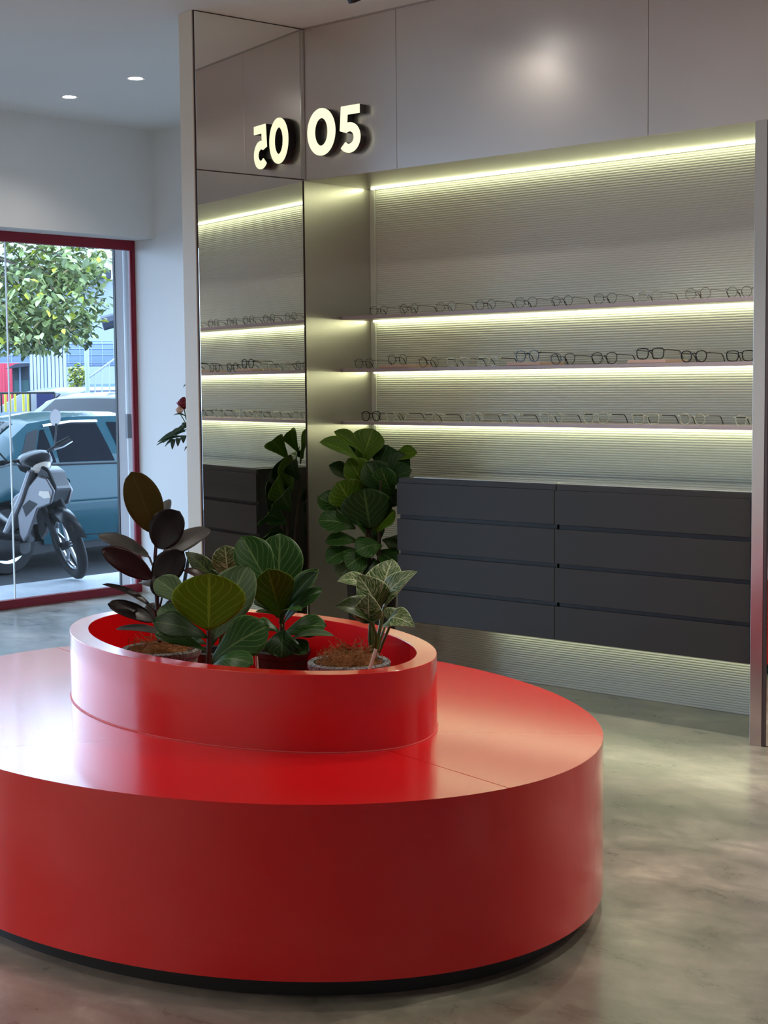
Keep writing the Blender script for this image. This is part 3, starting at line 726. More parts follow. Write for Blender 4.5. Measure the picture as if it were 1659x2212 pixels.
# tall fiddle-leaf fig in the corner of the recess
b6 = Vector((-5.365, 5.80, 0)); D6 = (b6-CAMP).dot(CF)
p6 = empty('tall_fiddle_leaf_fig', b6, 0, 'tall fiddle-leaf fig in a black pot between the steel side panel and the drawers', 'plant')
MB().lathe([(0, .004), (.108, .004), (.126, .50), (.130, .505), (.130, .52), (.120, .52), (.117, .49), (0, .488)], 36).build('pot', M['blackpot'], p6)
MB().lathe([(0, .50), (.116, .492)], 20).build('soil', M['soil'], p6)
for q in ((-.02, .0, .0, .03), (.03, .02, .04, -.02), (-.04, .03, -.06, .02)):
    MB().tube([(q[0], q[1], .48), (q[0]+q[2]*.4, q[1]+q[3]*.4, .75), (q[0]+q[2], q[1]+q[3], 1.02)], [.011, .009, .005], 8).build('stem', M['stem'], p6)
plant_leaves(p6, D6, [
 ((792, 985, .0), (721, 932, -.02), 30, (.35, .5, .75), 'fid_m', dict(arch=.06, fold=.5)),
 ((778, 1000, -.05), (690, 955, -.10), 40, (.2, .7, .65), 'fid_m', dict(arch=.1, fold=.35)),
 ((778, 1010, .02), (806, 926, .06), 58, (-.1, .1, 1), 'fid_m', dict(arch=.04, fold=.3)),
 ((770, 1000, .06), (774, 950, .10), 42, (.1, .2, 1), 'fid_d', {}),
 ((818, 1010, .04), (838, 962, .06), 66, (-.2, .3, .9), 'fid_d', dict(arch=.05, fold=.1)),
 ((840, 1000, .0), (902, 978, -.04), 40, (-.2, .7, .6), 'fid_m', dict(arch=.12, fold=.2)),
 ((822, 1040, -.02), (886, 990, -.06), 62, (-.3, .45, .85), 'fid_d', dict(arch=.12, fold=.15)),
 ((840, 1050, -.05), (890, 1016, -.13), 46, (-.3, .5, .8), 'fid_d', dict(arch=.14)),
 ((798, 1072, -.02), (752, 990, -.04), 52, (.3, .2, .9), 'fid_m', dict(arch=.03, fold=.3)),
 ((760, 1045, .03), (710, 1005, .0), 34, (.3, .5, .7), 'fid_d', dict(fold=.4)),
 ((832, 1078, -.06), (790, 998, -.08), 60, (.4, .15, .9), 'fid_d', dict(arch=.08, fold=.3)),
 ((850, 1072, -.05), (822, 1008, -.1), 48, (-.4, .2, .9), 'fid', dict(arch=.05, fold=.4)),
 ((770, 1108, -.04), (730, 1040, -.08), 66, (.15, .15, 1), 'fid_m', dict(arch=.03, fold=.2)),
 ((752, 1116, .0), (686, 1074, -.02), 52, (.25, .5, .85), 'fid', dict(arch=.08, fold=.25)),
 ((800, 1144, -.10), (786, 1055, -.16), 86, (-.05, .15, 1), 'fid_d', dict(kind='rnd', arch=.07, fold=-.1, nu=5)),
 ((768, 1142, -.05), (686, 1126, -.10), 56, (.1, .6, .8), 'fid', dict(arch=.14, fold=.15, wave=.02)),
 ((790, 1150, -.04), (770, 1128, -.14), 40, (.3, .5, .8), 'fid', dict(arch=.1, fold=.2)),
 ((812, 1150, -.08), (854, 1104, -.12), 50, (-.5, .4, .8), 'fid_m', dict(arch=.1, fold=.35)),
 ((778, 1172, -.04), (702, 1172, -.10), 36, (.05, .7, .7), 'fid', dict(arch=.14, fold=.1)),
 ((768, 1186, -.04), (704, 1214, -.09), 42, (.1, .65, .75), 'fid', dict(arch=.14, fold=.1)),
 ((826, 1178, -.08), (768, 1192, -.16), 48, (.05, .6, .8), 'fid', dict(arch=.14, fold=.05)),
 ((800, 1196, -.08), (748, 1226, -.14), 52, (.1, .6, .8), 'fid', dict(arch=.12, fold=.05)),
 ((776, 1204, -.04), (734, 1250, -.08), 52, (.1, .55, .8), 'fid_b', dict(arch=.12, fold=.05)),
 ((812, 1194, -.04), (858, 1216, -.10), 44, (0, .6, .8), 'fid', dict(arch=.12)),
 ((806, 1205, -.06), (812, 1262, -.10), 44, (0, .4, .9), 'fid_d', dict(arch=.1)),
 ((826, 1166, -.02), (864, 1180, -.06), 36, (-.1, .7, .6), 'fid_d', dict(arch=.1)),
 ((786, 1085, .06), (840, 1095, .10), 60, (0, .3, .9), 'fid_d', {}),
 ((770, 1130, .08), (830, 1150, .12), 60, (0, .3, .9), 'fid_d', {}),
 ((820, 1100, .05), (862, 1060, .03), 46, (-.3, .3, .9), 'fid_d', {}),
], 'fid', 'gstem', .003, 1.3)

# plant stakes in the planter
M['stake'] = mat('pale_bamboo_stick', G(206, 186, 170), .5)
for (x0, y0, d0), (x1, y1, d1), lb in (((556, 1450, 4.66), (554, 1418, 4.67), 'short pale plant stake at the front middle of the planter'), ((797, 1450, 4.57), (812, 1402, 4.58), 'pale slanted plant stake in front of the striped philodendron')):
    a = dp(x0, y0, d0); b = dp(x1, y1, d1); a = a+(a-b)*((a.z-ZP)/(b.z-a.z))
    tag(MB().tube([a, b], .0042 if x0 < 600 else .0052, 10).build('plant_stake', M['stake']), lb, 'plant stake')
a = dp(822, 1400, 4.86); b = dp(842, 1352, 4.87)
a2 = a+(a-b)*((a.z-.645)/(b.z-a.z))
MB().tube([a2-Vector(p4.location), b-Vector(p4.location)], .004, 8).build('support_stick', M['stake'], p4)
#@@OUTSIDE
# ------------------------------------------------------------------ the street outside
def ground_mat(name, c1, c2, sc, rough=.8):
    m = mat(name, c1, rough); t = NT(m); tc = t.n('ShaderNodeTexCoord'); n = t.n('ShaderNodeTexNoise', i_Scale=sc, i_Detail=6.0, i_Roughness=.65); t.l(tc.outputs['Object'], n.inputs['Vector'])
    t.l(t.ramp(n.outputs['Fac'], [(.35, c1), (.65, c2)]), t.b.inputs['Base Color']); t.bump(n.outputs['Fac'], .004); return m
M['pave'] = ground_mat('pale_tiled_walkway', G(176, 182, 190), G(206, 210, 214), 3.0, .45)
M['asphalt'] = ground_mat('dark_asphalt', G(26, 28, 32), G(46, 48, 52), 2.5)
M['asphalt2'] = ground_mat('grey_forecourt', G(120, 126, 132), G(150, 154, 158), .6)
tag(struct('floor_walkway', MB().box(-10.13, XW-.06, -9, 16, -.15, -.002), M['pave']), 'pale tiled walkway outside the shopfront')
tag(struct('floor_road', MB().box(-17.5, -10.13, -30, 60, -.3, -.15), M['asphalt']), 'dark asphalt road outside the shop')
tag(struct('floor_forecourt', MB().box(-90, -17.5, -40, 110, -.3, -.13), M['asphalt2']), 'grey forecourt across the road')
# exterior pier beside the glazing, with a pipe
M['extwall'] = paint('exterior_wall_paint', G(168, 160, 158), .7)
_e = empty('wall_exterior', (XW-.3, 7.4, 0), kind='structure'); _e['label'] = 'pale exterior pier beside the shopfront'
kid(MB().box(-9.40, XW-.062, 7.38, 7.9, -.1, 3.04), 'pier', M['extwall'], _e)
kid(MB().box(-9.425, -9.402, 7.375, 7.40, -.1, 3.04), 'dark_edge_strip', M['black'], _e)
kid(MB().box(-11.2, XW-.25, GY0-4.5, 16, 3.05, 3.6), 'added_shade_slab', M['extwall'], _e)  # unseen overhang, added to keep sky light off the scooter and walkway
pp = empty('drain_pipe', (-9.25, 7.35, -.002), 0, 'thin white conduit on the pale pier outside the crimson jamb', 'pipe')
MB().tube([(0, 0, 1.12), (0, 0, 2.74)], .014, 10).build('conduit', M['white_metal'], pp)
MB().box(-.016, .016, -.016, .024, 1.12, 1.30).build('switch_box', mat('grey_metal_box', (.16, .16, .17, 1), .4), pp, .003)
MB().tube([(0, 0, -.0), (0, 0, 1.12)], .008, 8).build('lower_conduit', M['white_metal'], pp)

def lerp_tab(tab, s):
    for (a, va), (b, vb) in zip(tab, tab[1:]):
        if s <= b: return va+(vb-va)*max(0, (s-a))/(b-a)
    return tab[-1][1]
M['carglass'] = mat('tinted_car_glass', (.006, .008, .012, 1), .04, 0, .12)
M['tyre'] = mat('black_rubber', (.012, .012, .014, 1), .6, 0, .2); M['alloy'] = mat('wheel_alloy', (.42, .43, .45, 1), .3, .9)
M['chrome'] = mat('bright_chrome', (.7, .72, .74, 1), .12, 1); M['darkplastic'] = mat('dark_plastic', (.016, .017, .02, 1), .45, 0, .3)
BELT = [(0, .80), (.06, .92), (.7, .97), (1.2, .95), (3.2, .91), (4.0, .80), (4.4, .62)]
TOP = [(0, .80), (.06, .95), (.55, 1.01), (.70, 1.02), (1.30, 1.37), (1.75, 1.425), (2.35, 1.42), (2.65, 1.37), (3.3, .98), (4.1, .86), (4.4, .66)]
WID = [(0, .68), (.12, .77), (.45, .83), (3.7, .83), (4.2, .76), (4.4, .62)]
AXLES = (.92, 3.52)
def car_row(s_):
    zb, zt, w = lerp_tab(BELT, s_), lerp_tab(TOP, s_), lerp_tab(WID, s_)
    zs = .24
    for a in AXLES:
        d = abs(s_-a)
        if d < .36: zs = max(zs, .30+math.sqrt(.36**2-d*d)*.98)
    g = max(0, min(1, (zt-zb-.03)/.40)); wr = w*.93*(1-g)+.575*g
    return [(w-.03, zs), (w+.005, max(zs+.01, .45)), (w+.02, max(zs+.02, .68)), (w, zb), ((w+wr)/2+.01, (zb+zt-.05)/2 if g > .1 else zb+(zt-zb)*.4), (wr, zt-.045 if g > .1 else zb+(zt-zb)*.7), (wr*.75, zt-.008), (0, zt)]
def car(name, label, paintm, loc, rz, group=None, scale=1.0):
    r = empty(name, loc, rz, label, 'car', group); r.scale = (scale,)*3
    rows = []
    for i in range(89):
        s_ = 4.4*i/88; c = car_row(s_); rows.append([(x, s_, z) for x, z in c]+[(-x, s_, z) for x, z in c[-2::-1]])
    mb = MB().grid(rows); n = len(rows[0])
    mb.f.append(tuple(range(n))); mb.sm.append(False); k = 88*n; mb.f.append(tuple(range(k, k+n))[::-1]); mb.sm.append(False)
    mb.build('body_shell', paintm, r)
    MB().box(-.76, .76, .12, 4.3, .17, .27).build('underbody', M['darkplastic'], r)
    def sp(s_, k, off=.006, side=1):                            # a point on the side glass, k from belt to roof edge
        c = car_row(s_); p = Vector((c[3][0], s_, c[3][1])); q = Vector((c[5][0], s_, c[5][1])); m_ = Vector((c[4][0], s_, c[4][1]))
        v = p.lerp(m_, k*2) if k < .5 else m_.lerp(q, k*2-1); v.x = (v.x+off)*side; return v
    for side in (1, -1):
        MB().grid([[sp(a_, k_, .005, side) for a_ in (.98+.30*f_, .98+.30*f_+.10, .98+.30*f_+.19-.06*f_)] for k_, f_ in ((.06, 0), (.3, .3), (.6, .62), (.84, .9))]).build('pillar_trim', M['darkplastic'], r)
        for poly in ([(1.20, .10), (1.44, .08), (1.44, .82), (1.40, .82)], [(1.48, .08), (2.10, .08), (2.04, .88), (1.52, .88), (1.48, .84)], [(2.20, .08), (2.98, .10), (2.56, .86), (2.16, .88)]):
            (a0, k0), (a1, k1) = poly[0], poly[1]; rw = []
            tl = poly[-1] if len(poly) == 4 else poly[-2]; trr = poly[2]
            for j in range(7):
                f_ = j/6; sa = a0+(tl[0]-a0)*f_; sb = a1+(trr[0]-a1)*f_; ka = k0+(tl[1]-k0)*f_; kb = k1+(trr[1]-k1)*f_
                rw.append([sp(sa+(sb-sa)*i/8, ka+(kb-ka)*i/8, .007, side) for i in range(9)])
            MB().grid(rw).build('side_window', M['carglass'], r)
        MB().tube([sp(s_, .90, .016, side) for s_ in (1.44, 1.55, 1.75, 2.0, 2.05)], .013, 6).build('window_visor', M['chrome'], r)
        MB().tube([sp(1.1+i*.24, .03, .004, side) for i in range(9)], .012, 5).build('belt_moulding', M['darkplastic'], r)
        def sd(s_, z):
            c = car_row(s_); z0 = z
            for (xa, za), (xb, zb_) in zip(c[:3], c[1:4]):
                if za <= z0 <= zb_: return Vector(((xa+(xb-xa)*(z0-za)/max(1e-6, zb_-za)+.003)*side, s_, z0))
            return Vector(((c[2][0]+.003)*side, s_, z0))
        seams = MB()
        seams.tube([sd(2.12, z) for z in (.30, .5, .7, .9)], .005, 4); seams.tube([sd(1.46-.0, .32), sd(1.40, .45), sd(1.30, .62), sd(1.26, .75), sd(1.22, .93)], .005, 4); seams.tube([sd(1.46, .31), sd(2.12, .29), sd(3.0, .29)], .005, 4); seams.tube([sd(3.02, .30), sd(3.06, .6), sd(3.05, .88)], .005, 4)
        seams.build('door_seams', M['darkplastic'], r)
        MB().tube([sd(1.30+i*.13, .62) for i in range(14)], .009, 5).build('side_moulding', paintm, r)
        for hs in (1.46, 2.36):
            hp_ = sd(hs, .80); h = MB(); h.tube([hp_+Vector((.006*side, .10*math.cos(2*PI*i/20), .040*math.sin(2*PI*i/20))) for i in range(20)], .006, 6, closed=True)
            ho = h.build('door_handle', paintm, r)
            MB().box(hp_.x-.004, hp_.x+.008, hs-.065, hs+.065, .785, .81).build('handle_recess', M['darkplastic'], ho)
    rw = []
    for j in range(7):
        s_ = .74+.50*j/6; c = car_row(s_); wmax = c[6][0]*.98; rw.append([(wmax*(i/4-1), s_, c[7][1]-.010*abs(i/4-1)**2+.012) for i in range(9)])
    MB().grid(rw).build('rear_window', M['carglass'], r)
    rw = []
    for j in range(7):
        s_ = 2.70+.52*j/6; c = car_row(s_); wmax = c[6][0]*.98; rw.append([(wmax*(i/4-1), s_, c[7][1]-.010*abs(i/4-1)**2+.014) for i in range(9)])
    MB().grid(rw).build('windscreen', M['carglass'], r)
    for a in AXLES:
        for side in (1, -1):
            q = Matrix.Translation((side*.70, a, .30)) @ Matrix.Rotation(PI/2*side, 4, 'Y')
            wh = MB().lathe([(.20, -.09), (.285, -.09), (.30, -.07), (.30, .07), (.285, .092), (.20, .092)], 28, q).build('tyre', M['tyre'], r)
            MB().lathe([(0, .085), (.05, .09), (.07, .07), (.17, .075), (.205, .088), (.205, -.05)], 20, q).build('wheel_rim', M['alloy'], wh)
    for side in (1, -1):
        MB().box(side*.42-.2, side*.42+.2, -.012, .05, .66, .80).build('tail_lamp', mat('tail_lamp_red', (.35, .02, .02, 1), .2), r)
    return r
def cpaint(name, c, metal=.55): return mat(name, c, .35, metal, .2, coat=.55, coatr=.04)
car('teal_sedan', 'teal metallic sedan parked close outside the shopfront', cpaint('teal_metallic_paint', G(14, 62, 72), .0), (-12.5, 7.02, -.15), 0)
hv = Vector((.35, -.937, 0)); q = dp(165, 870, 18.5)-hv*2.95*1.12
car('silver_blue_hatchback', 'silver-blue car with a tree-reflecting windscreen right behind the teal sedan', cpaint('silver_blue_car_paint', G(44, 54, 68), .0), (q.x, q.y, -.15), math.atan2(-hv.x, hv.y), scale=1.12)
q = dp(160, 870, 24); car('dark_silver_car', 'dark silver car half hidden beside the white stair post', cpaint('dark_silver_car_paint', G(52, 60, 76), .3), (q.x, q.y+2.5, -.13), PI, scale=1.15)
q = dp(245, 850, 37); car('pale_blue_van', 'pale blue vehicle behind the sloping stair railing', cpaint('pale_blue_car_paint', G(62, 98, 130), .3), (q.x, q.y+2.4, -.13), PI, scale=1.2)

# ------------------------------------------------------------------ scooter
M['scsilver'] = mat('silver_fairing', G(104, 102, 106), .3, .5, coat=.6); M['scblack'] = mat('black_bodywork', (.008, .009, .011, 1), .25, 0, .35); M['amber'] = mat('pale_indicator_lens', G(226, 214, 200), .2)
M['mirrorface'] = mat('scooter_mirror_glass', (.9, .92, .95, 1), .02, 1)
hr, hc = Vector((.588, .81, 0)), Vector((.81, -.588, 0)); al = math.radians(28)
hd = hr*math.cos(al)+hc*math.sin(al); rzs = math.atan2(hd.y, hd.x)
fw = at(150, 1254, 'z', 0.0); sc0 = fw-hd*1.24
sc = empty('motor_scooter', (sc0.x, sc0.y, -.0), rzs, 'silver and black motor scooter parked on the walkway in front of the teal sedan', 'scooter')
LEAN = Matrix.Rotation(-.04, 4, 'X')
def scp(mb, name, m, parent=sc, bevel=0, Mx=None):
    Q = LEAN if Mx is None else Mx
    mb.v = [tuple(Q @ Vector(p)) for p in mb.v]; return mb.build(name, m, parent, bevel)
STEER = LEAN @ Matrix.Translation((1.13, 0, .5)) @ Matrix.Rotation(math.radians(-46), 4, Vector((-.42, 0, .9))) @ Matrix.Translation((-1.13, 0, -.5))
def wheel(x, name, Mx=None):
    t_ = MB().tube([(x+.245*math.cos(2*PI*i/36), 0, .285+.245*math.sin(2*PI*i/36)) for i in range(36)], .042, 10, closed=True)
    w_ = scp(t_, name, M['tyre'], sc, 0, Mx)
    rm = MB(); rm.tube([(x+.20*math.cos(2*PI*i/36), 0, .285+.20*math.sin(2*PI*i/36)) for i in range(36)], .017, 8, closed=True)
    scp(rm, 'wheel_rim', M['chrome'], w_, 0, Mx)
    for k in range(5):
        a = 2*PI*k/5+.3
        scp(MB().tube([(x+.03*math.cos(a), 0, .285+.03*math.sin(a)), (x+.20*math.cos(a), 0, .285+.20*math.sin(a))], [.018, .011], 6), 'spoke', M['alloy'], w_, 0, Mx)
    scp(MB().tube([(x, -.06, .285), (x, .06, .285)], .035, 12), 'wheel_hub', M['darkplastic'], w_, 0, Mx)
wheel(1.24, 'front_wheel', STEER); wheel(0, 'rear_wheel')
for s_ in (-1, 1): scp(MB().tube([(1.24, s_*.075, .285), (1.17, s_*.075, .46), (1.08, s_*.07, .68)], [.022, .026, .024], 8), 'fork_leg', M['darkplastic'], sc, 0, STEER)
rw = []
for i in range(13):
    a = math.radians(20+i*11.5); rw.append([(1.24+.31*math.cos(a), w*.062, .285+.31*math.sin(a)-.03*w*w*1.0) for w in (-1, -.7, -.3, 0, .3, .7, 1)])
scp(MB().grid(rw), 'front_fender', M['scblack'], sc, 0, STEER)
# handlebar group
hb = MB().tube([(.92, -.30, 1.0), (.97, -.12, .975), (.98, 0, .96), (.97, .12, .975), (.92, .30, 1.0)], .013, 8); scp(hb, 'handlebar', M['darkplastic'], sc, 0, STEER)
for s_ in (-1, 1):
    scp(MB().tube([(.935, s_*.22, .99), (.905, s_*.345, 1.005)], [.021, .019], 10), 'grip', M['tyre'], sc, 0, STEER)
    scp(MB().tube([(.99, s_*.17, .975), (.985, s_*.25, .972), (.955, s_*.345, .985)], [.010, .007, .006], 6), 'brake_lever', M['alloy'], sc, 0, STEER)
    mr = scp(MB().tube([(.95, s_*.20, .99), (.93, s_*.24, 1.08), (.92, s_*.27, 1.15)], .007, 6), 'mirror_stalk', M['darkplastic'], sc, 0, STEER)
    q = Matrix.Translation((.915, s_*.275, 1.20)) @ Matrix.Rotation(math.radians(-88), 4, 'Y') @ Matrix.Rotation(.3*s_, 4, 'Z')
    scp(MB().lathe([(0, .022), (.035, .020), (.058, .006), (.060, 0)], 20, q, 1.15, .78), 'mirror_shell', M['white_metal'], mr, 0, STEER)
    scp(MB().lathe([(0, -.002), (.057, -.002)], 20, q, 1.15, .78), 'mirror_glass', M['mirrorface'], mr, 0, STEER)
def loft(secs, n=16, p=2.6):
    rw = []
    for x, z, hw, hh in secs:
        r_ = []
        for i in range(n):
            t = 2*PI*i/n; c, s_ = math.cos(t), math.sin(t); r_.append((x, hw*math.copysign(abs(c)**(2/p), c), z+hh*math.copysign(abs(s_)**(2/p), s_)))
        rw.append(r_)
    mb = MB().grid(rw, wrap=True); k = len(rw); mb.f.append(tuple(range(n))); mb.sm.append(False); mb.f.append(tuple(range((k-1)*n, k*n))[::-1]); mb.sm.append(False); return mb
scp(loft([(.84, .93, .05, .04), (.90, .94, .12, .065), (.98, .935, .14, .075), (1.05, .92, .12, .07), (1.10, .90, .07, .045)]), 'headlamp_cowl', M['scblack'], sc, 0, STEER)
scp(loft([(1.085, .905, .085, .045), (1.115, .895, .06, .032), (1.125, .89, .02, .012)]), 'headlamp', M['amber'], sc, 0, STEER)
for s_ in (-1, 1):
    y0, y1 = s_*.13, s_*.165
    side = [(1.14, .80), (1.20, .70), (1.17, .60), (1.06, .56), (.98, .36), (.93, .30), (.90, .36), (.88, .50), (.82, .60), (.86, .66), (.98, .74), (1.06, .82)]
    f_ = scp(MB().prism(side, y0, y1, lambda u, v, w: Vector((u, w, v))), 'side_fairing', M['scsilver'], sc, .012)
    scp(MB().prism([(1.16, .70), (1.175, .65), (1.12, .64), (1.07, .67), (1.08, .70)], s_*.160, s_*.172, lambda u, v, w: Vector((u, w, v))), 'indicator', M['amber'], f_, .003)
    scp(MB().prism([(1.02, .56), (1.06, .60), (.99, .63), (.93, .58), (.96, .50)], s_*.163, s_*.169, lambda u, v, w: Vector((u, w, v))), 'dark_inset', M['scblack'], f_)
scp(MB().prism([(1.20, .72), (1.14, .86), (1.07, .90), (1.02, .84), (1.08, .60), (1.15, .60)], -.13, .13, lambda u, v, w: Vector((u, w, v))), 'front_panel', M['scblack'], sc, .02)
scp(MB().prism([(1.03, .86), (.94, .62), (.84, .42), (.80, .36), (.76, .37), (.82, .50), (.91, .68), (.98, .86)], -.19, .19, lambda u, v, w: Vector((u, w, v))), 'leg_shield', M['scsilver'], sc, .015)
scp(loft([(.90, .34, .08, .05), (.70, .38, .10, .09), (.50, .47, .12, .13), (.30, .56, .13, .14), (.0, .64, .14, .10), (-.35, .72, .10, .06)]), 'body_cowl', M['scblack'])
scp(loft([(.86, .26, .09, .06), (.7, .24, .12, .10), (.45, .25, .12, .11), (.25, .27, .09, .08)]), 'engine_block', M['darkplastic'])
scp(loft([(.52, .71, .08, .02), (.44, .745, .12, .045), (.1, .775, .14, .05), (-.25, .81, .13, .045), (-.36, .82, .06, .02)]), 'seat', M['tyre'])
scp(loft([(.05, .62, .15, .06), (-.2, .67, .15, .07), (-.42, .75, .06, .04)]), 'tail_fairing', M['scsilver'])
scp(MB().tube([(.55, -.13, .20), (.2, -.16, .18), (-.25, -.17, .26)], [.018, .035, .045], 10), 'exhaust', M['chrome'])
scp(MB().tube([(.42, .13, .20), (.36, .30, .05)], .011, 6), 'side_stand', M['darkplastic'], sc, 0, Matrix.Identity(4))
scp(MB().tube([(.62, -.28, .22), (.62, .28, .22)], .016, 8), 'foot_peg', M['tyre'])

# ------------------------------------------------------------------ tree across the road
def card_leaf(mb, p, d, n, L, w):
    d = d.normalized(); n = (n-d*n.dot(d)).normalized(); x = d.cross(n)
    mb.add([p, p+d*L*.35+x*w*.5+n*L*.06, p+d*L*.75+x*w*.34+n*L*.03, p+d*L-n*L*.08, p+d*L*.75-x*w*.34+n*L*.03, p+d*L*.35-x*w*.5+n*L*.06, p+d*L*.5-n*L*.03],
           [(0, 6, 1), (1, 6, 2), (2, 6, 3), (3, 6, 4), (4, 6, 5), (5, 6, 0)])
M['tl1'] = mat('tree_leaf_green', G(128, 142, 84), .4); M['tl2'] = mat('tree_leaf_pale', G(172, 182, 124), .4); M['tl3'] = mat('tree_leaf_yellow', G(198, 200, 70), .5); M['tl4'] = mat('tree_leaf_tan', G(168, 150, 104), .5); M['tl5'] = mat('tree_leaf_dark', G(82, 94, 54), .45)
M['bark'] = mat('grey_bark', G(92, 80, 72), .85)
TD = 17.6; tc0 = dp(-330, 842, TD)
tree = empty('street_tree', (tc0.x, tc0.y, -.15), 0, 'leafy broadleaf street tree overhanging the parked cars', 'tree')
TL = Vector(tree.location)
MB().tube([(0, 0, 0), (.05, .03, 1.2), (.0, .05, 2.4), (.2, .3, 3.4)], [.16, .13, .11, .07], 10).build('trunk', M['bark'], tree)
rd = random.Random(11)
def blob(): 
    # crown volume as px ellipses: centre px, py, radii px, depth offset
    cx, cy, rx, ry = rd.choice(((60, 640, 185, 118), (60, 600, 190, 110), (-60, 560, 240, 170), (150, 560, 95, 70), (95, 705, 120, 62), (20, 715, 150, 55), (70, 660, 170, 100), (-240, 480, 260, 200)))
    while True:
        a, b, c = rd.uniform(-1, 1), rd.uniform(-1, 1), rd.uniform(-1, 1)
        if a*a+b*b+c*c < 1: break
    return dp(cx+a*rx, cy+b*ry, TD+c*.9)-TL
lm = []
for name in ('tl1', 'tl2', 'tl3', 'tl4', 'tl5'):
    for v_ in range(2):
        mb = MB(); card_leaf(mb, Vector((0, 0, 0)), Vector((1, 0, -.1)), Vector((0, 0, 1)), .105, .058+.008*v_); lm.append((name, mb.mesh('leaf', M[name])))
WT = [3, 3, 3, 3, .5, .4, .5, .4, 3, 3]
near = []; far = {}
for i in range(5200):
    p = blob(); near.append((((p+TL)-CAMP).dot(CF), p))
near.sort(key=lambda e: e[0])
infr = 0; stuff = {k: MB() for k in ('tl1', 'tl2', 'tl3', 'tl4', 'tl5')}
for dist, p in near:
    w_ = p+TL-CAMP; sx = 829.5+FPX*w_.dot(CR)/w_.dot(CF)
    az = rd.uniform(0, 2*PI); d = Vector((math.cos(az), math.sin(az), rd.uniform(-1.1, .1))); n = Vector((rd.uniform(-.5, .5), rd.uniform(-.5, .5), 1))
    k = rd.choices(range(10), WT)[0]
    if infr < 300 and -20 < sx < 260:
        infr += 1; o = bpy.data.objects.new('leaf', lm[k][1]); put(o, tree); o.location = p
        q = d.to_track_quat('X', 'Z').to_euler(); o.rotation_euler = (q.x+rd.uniform(-.6, .6), q.y, q.z); sc_ = rd.uniform(.85, 1.3); o.scale = (sc_,)*3
    else: card_leaf(stuff[lm[k][0]], p, d, n, rd.uniform(.085, .125), rd.uniform(.05, .068))
for k, mb in stuff.items():
    o = mb.build('foliage', M[k], tree); o['kind'] = 'stuff'
for i in range(26):
    a = Vector((.1, .2, 3.0))+Vector((rd.uniform(-.1, .1), rd.uniform(-.1, .1), rd.uniform(-.6, .5))); b = blob(); c = a.lerp(b, .5)+Vector((0, 0, rd.uniform(.0, .35)))
    MB().tube([a, c, b], [.035, .018, .006], 5).build('branch', M['bark'], tree)

# ------------------------------------------------------------------ buildings across the road
RB, FB = Vector((.588, .81, 0)), Vector((-.81, .588, 0))
def fmat(px, depth, z0=0):
    p = dp(px, 842, depth); return Matrix(((RB.x, FB.x, 0, p.x), (RB.y, FB.y, 0, p.y), (0, 0, 1, z0), (0, 0, 0, 1)))
def zof(py, depth): return EYE+(838-py)*depth/FPX
def world_root(name, px, depth, label, cat, group=None):
    p = dp(px, 842, depth); return empty(name, (p.x, p.y, -.13), 0, label, cat, group)
M['bwhite'] = paint('white_building_paint', G(150, 158, 174), .6); M['outwhite'] = mat('outdoor_white_tube', G(160, 168, 182), .45); M['bgrey'] = mat('grey_blue_roofing', G(112, 122, 140), .5); M['bdark'] = mat('dark_roof_edge', G(46, 52, 66), .5)
# long white building with a grey roof
Dp = 40; r = world_root('white_building', 150, Dp, 'white building with a grey roof behind the street tree', 'building'); Q = fmat(150, Dp)
kid(MB().box(-9, 9, 0, 6, -.13, zof(606, Dp), Q), 'wall', M['bwhite'], r)
kid(MB().box(-9.4, 1.1, -.6, 6, zof(606, Dp), zof(588, Dp), Q), 'eave', M['bdark'], r)
rw = [[Q @ Vector((x, -.7, zof(588, Dp))) for x in (-9.4, 1.1)], [Q @ Vector((x, 3.5, zof(520, Dp))) for x in (-9.4, 1.1)]]
kid(MB().grid(rw), 'roof', M['bgrey'], r)
# barrel-roofed walkway
Dw = 31; r = world_root('barrel_awning', 130, Dw, 'long barrel-vaulted corrugated awning across the road', 'awning'); Q = fmat(130, Dw)
M['awnrib'] = mat('pale_roof_rib', G(124, 140, 166), .5); M['awn'] = mat('blue_grey_roof_sheet', G(84, 100, 128), .4, .3)
ribs = MB(); zb0 = zof(792, Dw); 
rad = zof(737, Dw)-zb0
def arc(x, t, k=1.0): return Q @ Vector((x, -rad*1.1*k*math.cos(t)+.4, zb0+rad*k*math.sin(t)))
kid(MB().grid([[arc(x, t) for x in [-4+i*.5 for i in range(21)]] for t in [PI*j/16 for j in range(17)]]), 'vault_sheet', M['awn'], r)
for i in range(46):
    x = -4+i*.22; kid(MB().tube([arc(x, PI*j/16, 1.01) for j in range(9)], .008, 4), 'rib', M['awnrib'], r)
for j in range(5): kid(MB().tube([arc(-4, .12+j*.3, 1.015), arc(6, .12+j*.3, 1.015)], .008, 4), 'purlin', M['awnrib'], r)
for x in (-3.6, -1.4, 3.2, 5.6): kid(MB().tube([Q @ Vector((x, .35, -.13)), Q @ Vector((x, .35, zb0))], .05, 8), 'column', M['outwhite'], r)
